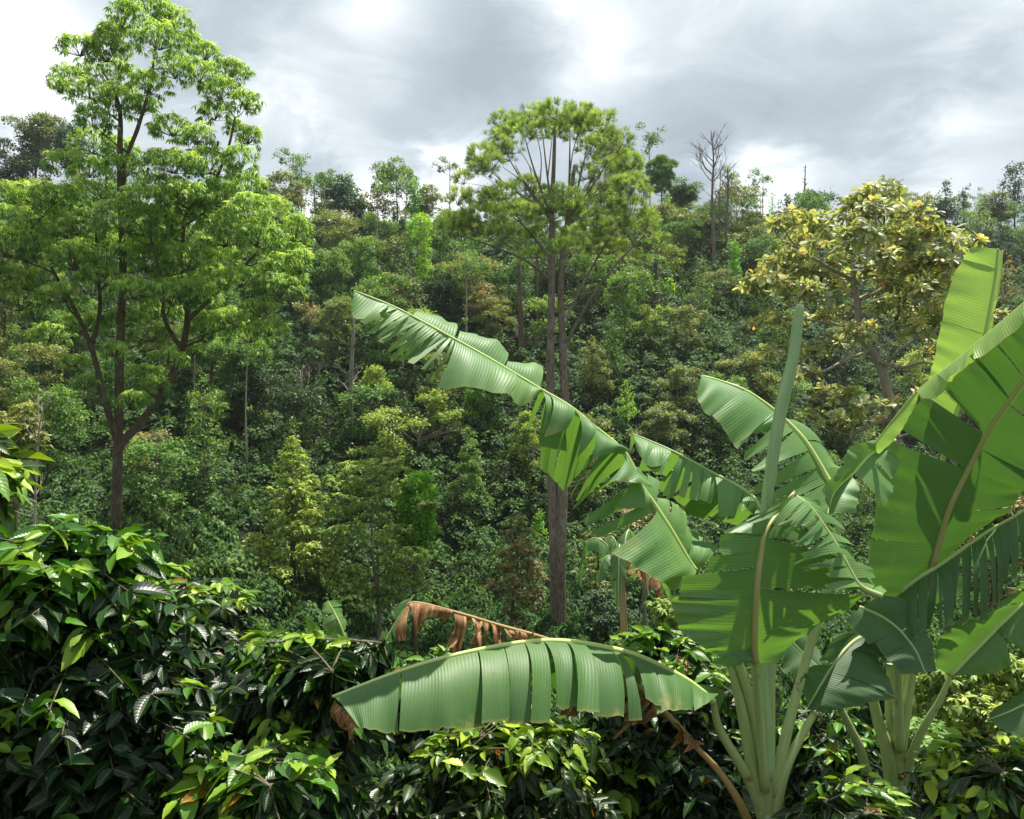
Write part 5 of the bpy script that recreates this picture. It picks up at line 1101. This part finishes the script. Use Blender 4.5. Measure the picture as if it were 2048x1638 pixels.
# huge leaf with midrib running up to the right
mid = [P(2160, 560, 4.15), P(2100, 670, 4.2), P(2048, 758, 4.25), P(1981, 853, 4.32), P(1936, 939, 4.4), P(1902, 1007, 4.45), P(1884, 1060, 4.5), P(1866, 1125, 4.55), P(1850, 1180, 4.6)]
fold = [P(2130, 520, 4.1), P(2048, 612, 4.12), P(1980, 668, 4.15), P(1900, 722, 4.2), P(1843, 780, 4.25)]
strips = [(0, 2, P(2110, 560, 4.1), P(1990, 680, 4.16), {'bulge': -.08, 'em': P(2045, 630, 4.12)}), (2, 3.2, P(1990, 680, 4.16), P(1880, 775, 4.25), {'bulge': -.08, 'cuts': 2}),
 (3.2, 4.0, P(1850, 790, 4.28), P(1790, 850, 4.3), {'bulge': -.06}), (4.0, 5.2, P(1775, 880, 4.32), P(1762, 985, 4.36), {'bulge': -.06}), (5.2, 6.4, P(1762, 985, 4.36), P(1738, 1075, 4.4), {'bulge': -.06}), (6.4, 8, P(1736, 1078, 4.42), P(1765, 1200, 4.5), {'bulge': -.06, 'em': P(1740, 1150, 4.44)}),
 (0, 2.5, P(2260, 700, 4.4), P(2190, 930, 4.5), {'bulge': -.06}), (2.5, 4, P(2150, 930, 4.5), P(2090, 1000, 4.55), {'bulge': -.06, 'cuts': 2, 'gap': .05}), (4, 5.2, P(2060, 965, 4.55), P(2030, 1010, 4.58), {'bulge': -.08}), (5.2, 6.6, P(2028, 1015, 4.58), P(1950, 1062, 4.62), {'bulge': -.08}), (6.6, 8, P(1948, 1064, 4.62), P(1880, 1120, 4.62), {'bulge': -.06})]
big = banana_leaf(plant2, mid, strips, 'banana_mid', (.006, .017), [P(1830, 1300, 4.68), P(1805, 1450, 4.7), P(1797, 1540, 4.7)], 9, mrib='midrib_brown', label='huge leaf seen from below with dark shadow patches')
# its outer edge folded over towards the viewer, its sunlight painted by the paler material
ed = [Dd(2400, 160, 4.0), Dd(2047, 452, 4.08), Dd(1850, 620, 4.12), Dd(1650, 790, 4.16), Dd(1430, 962, 4.22), Dd(1270, 1150, 4.26), Dd(1150, 1310, 4.3)]
strips = [(0, 1, Dd(2420, 300, 3.9), Dd(2047, 560, 3.96), {'bulge': .12}), (1, 2.4, Dd(2047, 560, 3.96), Dd(1760, 790, 4.0), {'bulge': .12, 'em': Dd(1900, 700, 3.98)}), (2.4, 3.5, Dd(1700, 830, 4.0), Dd(1590, 912, 4.05), {'bulge': .1}), (3.4, 4.05, Dd(1600, 915, 4.06), Dd(1450, 1012, 4.12), {'bulge': .12, 'em': Dd(1560, 995, 4.06)}),
 (4.0, 6.0, Dd(1430, 985, 4.22), Dd(1200, 1338, 4.28), {'em': Dd(1340, 1190, 4.22), 'bulge': .08})]
banana_leaf(plant2, ed, strips, 'banana_pale', (.002, .002), [], 10, mrib='midrib', label='pale folded-over outer margin of the huge leaf', amp=.003, name='leaf_margin')
# drooping leaf between the plants
mid = [P(1655, 1030, 4.02), P(1668, 985, 4.1), P(1708, 945, 4.2), P(1740, 910, 4.3), P(1790, 880, 4.4)]
strips = [(0, 2, P(1652, 1000, 3.98), P(1690, 925, 4.12), {'em': P(1655, 965, 4.0), 'bulge': .1}), (2, 4, P(1684, 925, 4.12), P(1770, 880, 4.35), {'em': P(1710, 890, 4.2), 'bulge': .1}), (0, 1.8, P(1712, 1025, 4.02), P(1720, 970, 4.1), {'bulge': .1}), (2, 3.6, P(1765, 1010, 4.15), P(1800, 930, 4.3), {'cuts': 2, 'bulge': .12, 'gap': .1})]
banana_leaf(plant2, mid, strips, 'banana', (.003, .007), [], 11, label='small glossy leaf end bent down between the two plants')
# dark ragged leaf
mid = [P(2110, 985, 4.5), P(2033, 1030, 4.5), P(1980, 1060, 4.5), P(1933, 1092, 4.5), P(1880, 1130, 4.5), P(1843, 1152, 4.5), P(1800, 1185, 4.52), P(1767, 1215, 4.55)]
strips = [(0, 1, P(2090, 1120, 4.4), P(2040, 1120, 4.4), {'cuts': 2, 'gap': .1}), (1, 2, P(2030, 1150, 4.4), P(1985, 1190, 4.38), {'cuts': 3, 'gap': .1, 'bulge': .12, 'jit': .02}), (2, 3.2, P(1980, 1215, 4.36), P(1925, 1250, 4.36), {'cuts': 4, 'gap': .08, 'bulge': .15, 'jit': .025}), (3.2, 4.6, P(1920, 1258, 4.36), P(1858, 1265, 4.36), {'cuts': 4, 'gap': .08, 'bulge': .15, 'jit': .025}), (4.6, 7, P(1850, 1262, 4.36), P(1800, 1290, 4.4), {'cuts': 3, 'gap': .03, 'bulge': .12}),
 (1, 4, P(2060, 1060, 4.75), P(1960, 1140, 4.78), {'cuts': 4, 'bulge': .15}), (4, 6.5, P(1930, 1160, 4.78), P(1850, 1240, 4.75), {'cuts': 3, 'bulge': .15})]
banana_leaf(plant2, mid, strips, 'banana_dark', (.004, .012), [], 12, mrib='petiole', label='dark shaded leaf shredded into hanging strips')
# low dark leaves
mid = [P(1612, 1420, 4.15), P(1640, 1370, 4.22), P(1668, 1325, 4.3), P(1708, 1283, 4.4), P(1750, 1262, 4.5)]
strips = [(0, 2, P(1604, 1380, 4.1), P(1630, 1330, 4.15), {'em': P(1604, 1350, 4.1), 'bulge': .08}), (2, 4, P(1640, 1325, 4.15), P(1668, 1272, 4.3), {'bulge': .1}), (0, 1.6, P(1650, 1425, 4.15), P(1795, 1397, 4.2), {'em': P(1725, 1410, 4.16), 'bulge': .1}), (1.6, 3.4, P(1793, 1395, 4.2), P(1745, 1285, 4.35), {'em': P(1770, 1340, 4.3), 'bulge': .1}), (2.6, 4, P(1838, 1350, 4.3), P(1830, 1270, 4.4), {'bulge': .12, 'cuts': 2})]
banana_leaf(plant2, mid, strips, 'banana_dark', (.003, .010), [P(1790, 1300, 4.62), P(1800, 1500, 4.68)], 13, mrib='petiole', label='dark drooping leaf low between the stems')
mid = [P(1850, 1345, 4.3), P(1830, 1300, 4.35), P(1800, 1262, 4.4), P(1765, 1235, 4.42), P(1720, 1215, 4.4)]
strips = [(0, 2, P(1800, 1350, 4.25), P(1740, 1290, 4.3), {'cuts': 2}), (2, 4, P(1735, 1290, 4.3), P(1690, 1240, 4.3), {}), (0, 2, P(1885, 1350, 4.35), P(1850, 1260, 4.45), {'cuts': 2}), (2, 4, P(1845, 1230, 4.45), P(1760, 1190, 4.45), {'em': P(1810, 1200, 4.45)})]
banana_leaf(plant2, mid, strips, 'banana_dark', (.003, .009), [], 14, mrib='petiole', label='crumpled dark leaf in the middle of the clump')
mid = [P(1638, 1335, 4.35), P(1610, 1310, 4.4), P(1585, 1285, 4.42), P(1560, 1262, 4.4)]
strips = [(0, 3, P(1600, 1350, 4.3), P(1560, 1300, 4.35), {'em': P(1570, 1335, 4.3), 'bulge': .1}), (0, 3, P(1640, 1300, 4.45), P(1590, 1250, 4.5), {'bulge': .1})]
banana_leaf(plant, mid, strips, 'banana_dark', (.002, .006), [], 15, mrib='petiole', label='small dark leaf behind the front leaf stalk')
# right lower leaf
mid = [P(2180, 1110, 4.75), P(2110, 1160, 4.72), P(2048, 1206, 4.7), P(2000, 1250, 4.68), P(1950, 1300, 4.66), P(1902, 1350, 4.66)]
strips = [(0, 2, P(2080, 1120, 4.6), P(1975, 1225, 4.55), {'em': P(2030, 1175, 4.56), 'bulge': .08, 'cuts': 3, 'gap': .03}), (2, 5, P(1960, 1240, 4.55), P(1868, 1335, 4.6), {'em': P(1890, 1262, 4.55), 'bulge': .1}), (0, 1.8, P(2220, 1300, 4.7), P(2100, 1330, 4.65), {'cuts': 3, 'gap': .05}), (1.8, 3.2, P(2090, 1310, 4.62), P(2048, 1310, 4.62), {'bulge': .1, 'cuts': 2, 'gap': .05}), (3.0, 5, P(2023, 1325, 4.6), P(1912, 1352, 4.65), {'em': P(1990, 1345, 4.6), 'bulge': .1})]
banana_leaf(plant2, mid, strips, 'banana_under', (.003, .011), [P(1880, 1400, 4.66), P(1840, 1470, 4.68), P(1803, 1570, 4.7)], 16, label='leaf with pale midrib stretching to the right edge', pet_r=(.013, .03))
mid = [P(1976, 1440, 4.0), P(2015, 1425, 4.0), P(2060, 1405, 4.0), P(2120, 1390, 4.0)]
strips = [(0, 3, P(1990, 1420, 4.1), P(2120, 1340, 4.1), {}), (0, 3, P(1990, 1450, 3.9), P(2120, 1490, 3.9), {'em': P(2050, 1478, 3.9)})]
banana_leaf(plant2, mid, strips, 'banana_dark', (.002, .006), [P(2140, 1500, 4.0), P(2100, 1680, 4.2)], 17, mrib='petiole', label='dark leaf tip entering at the right edge')

# small banana plants in the middle distance
Y3 = 9.0; g3 = ground_at(715, Y3)
pl3 = thing('banana_plant', 'small banana plant with two feathered leaves rising above the coffee left of the dry leaf', 'banana plant', g3)
mid = [P(655, 1202, Y3), P(668, 1225, Y3), P(680, 1250, Y3), P(690, 1280, Y3 + .05), P(698, 1320, Y3 + .1)]
banana_leaf(pl3, mid, [(0, 1, P(645, 1208, Y3 - .1), P(644, 1232, Y3 - .1), {}), (1, 4, P(645, 1238, Y3 - .1), P(655, 1320, Y3 - .1), {'cuts': 5, 'gap': .08}), (0, 4, P(684, 1200, Y3 + .15), P(702, 1300, Y3 + .2), {'cuts': 6, 'gap': .15})], 'banana', (.005, .012), [P(702, 1370, Y3), P(712, 1480, Y3)], 18)
mid = [P(828, 1190, Y3), P(815, 1210, Y3), P(798, 1235, Y3), P(780, 1265, Y3), P(765, 1295, Y3), P(748, 1325, Y3)]
banana_leaf(pl3, mid, [(.3, 2, P(818, 1230, Y3 - .15), P(798, 1262, Y3 - .15), {'cuts': 2}), (2, 5, P(795, 1262, Y3 - .15), P(768, 1322, Y3 - .15), {'cuts': 3, 'gap': .05}), (.3, 2.2, P(805, 1200, Y3 + .1), P(785, 1225, Y3 + .1), {'cuts': 2}), (3, 5, P(762, 1262, Y3 + .1), P(742, 1318, Y3 + .1), {'cuts': 2})], 'banana', (.005, .012), [P(735, 1380, Y3), P(718, 1480, Y3)], 19)
tb = Tubes(); tb.add([g3, g3 * .5 + P(715, 1480, Y3) * .5, P(715, 1480, Y3)], [.06, .05, .03], 12); obj('pseudostem', tb.mesh('pseudostem', g3), M['petiole'], pl3)
Y4 = 17.0; g4 = ground_at(1240, Y4)
pl4 = thing('banana_plant', 'dark distant banana clump under the bottom edge of the longest banana leaf', 'banana plant', g4)
rr_ = np.random.default_rng(9); top = P(1243, 1135, Y4)
for k in range(8):
    a = k * 2.4 + .3; ln = rr_.uniform(.7, 1.5); hi = rr_.uniform(-.1, .9); d = np.array([math.cos(a), math.sin(a), 0.]); s_ = np.array([-d[1], d[0], 0])
    q = [top + d * ln * .8 + [0, 0, hi * .5 - .6 * ln], top + d * ln * .62 + [0, 0, hi * .8 - .1], top + d * ln * .3 + [0, 0, hi * .7], top - [0, 0, .15]]
    m1 = (q[1] + q[2]) / 2
    banana_leaf(pl4, q, [(0, 2.6, q[0] + s_ * .04, q[3] + s_ * .08, {'em': m1 + s_ * .2 - [0, 0, .12], 'bulge': .1, 'cuts': 5, 'gap': .1, 'short': .25, 'jit': .03}), (0, 2.6, q[0] - s_ * .04, q[3] - s_ * .08, {'em': m1 - s_ * .2 - [0, 0, .15], 'bulge': .1, 'cuts': 5, 'gap': .1, 'short': .25, 'jit': .03})], 'dry' if k in (2, 5) else 'banana_under', (.006, .015), [], 30 + k, mrib='petiole')
tb = Tubes(); tb.add([g4, (g4 + top) / 2 + [.1, 0, 0], top], [.13, .09, .06], 10, wob=.08); obj('pseudostem', tb.mesh('pseudostem', g4), M['petiole_brown'], pl4)
# ------------------------------------------------------------------ haze
m, t = newmat('haze_air'); pv = t.node('ShaderNodeVolumePrincipled'); pv.inputs['Color'].default_value = (.86, .92, 1.0, 1); pv.inputs['Density'].default_value = .00025; pv.inputs['Anisotropy'].default_value = .3
t.link(pv.outputs[0], t.node('ShaderNodeOutputMaterial').inputs[1])
x0, x1, y0, y1, z0, z1 = -905, 905, -65, 1405, -32, 38
V = [(x, y, z) for z in (z0, z1) for y in (y0, y1) for x in (x0, x1)]
me = make_mesh('haze', V, [np.array([[0, 2, 3, 1], [4, 5, 7, 6], [0, 1, 5, 4], [2, 6, 7, 3], [0, 4, 6, 2], [1, 3, 7, 5]])], smooth=False)
tag(obj('haze', me, m), kind='stuff'); bpy.data.objects['haze']['label'] = 'thin pale air haze over the valley'; bpy.data.objects['haze']['category'] = 'haze'
scene.cycles.volume_bounces = 0
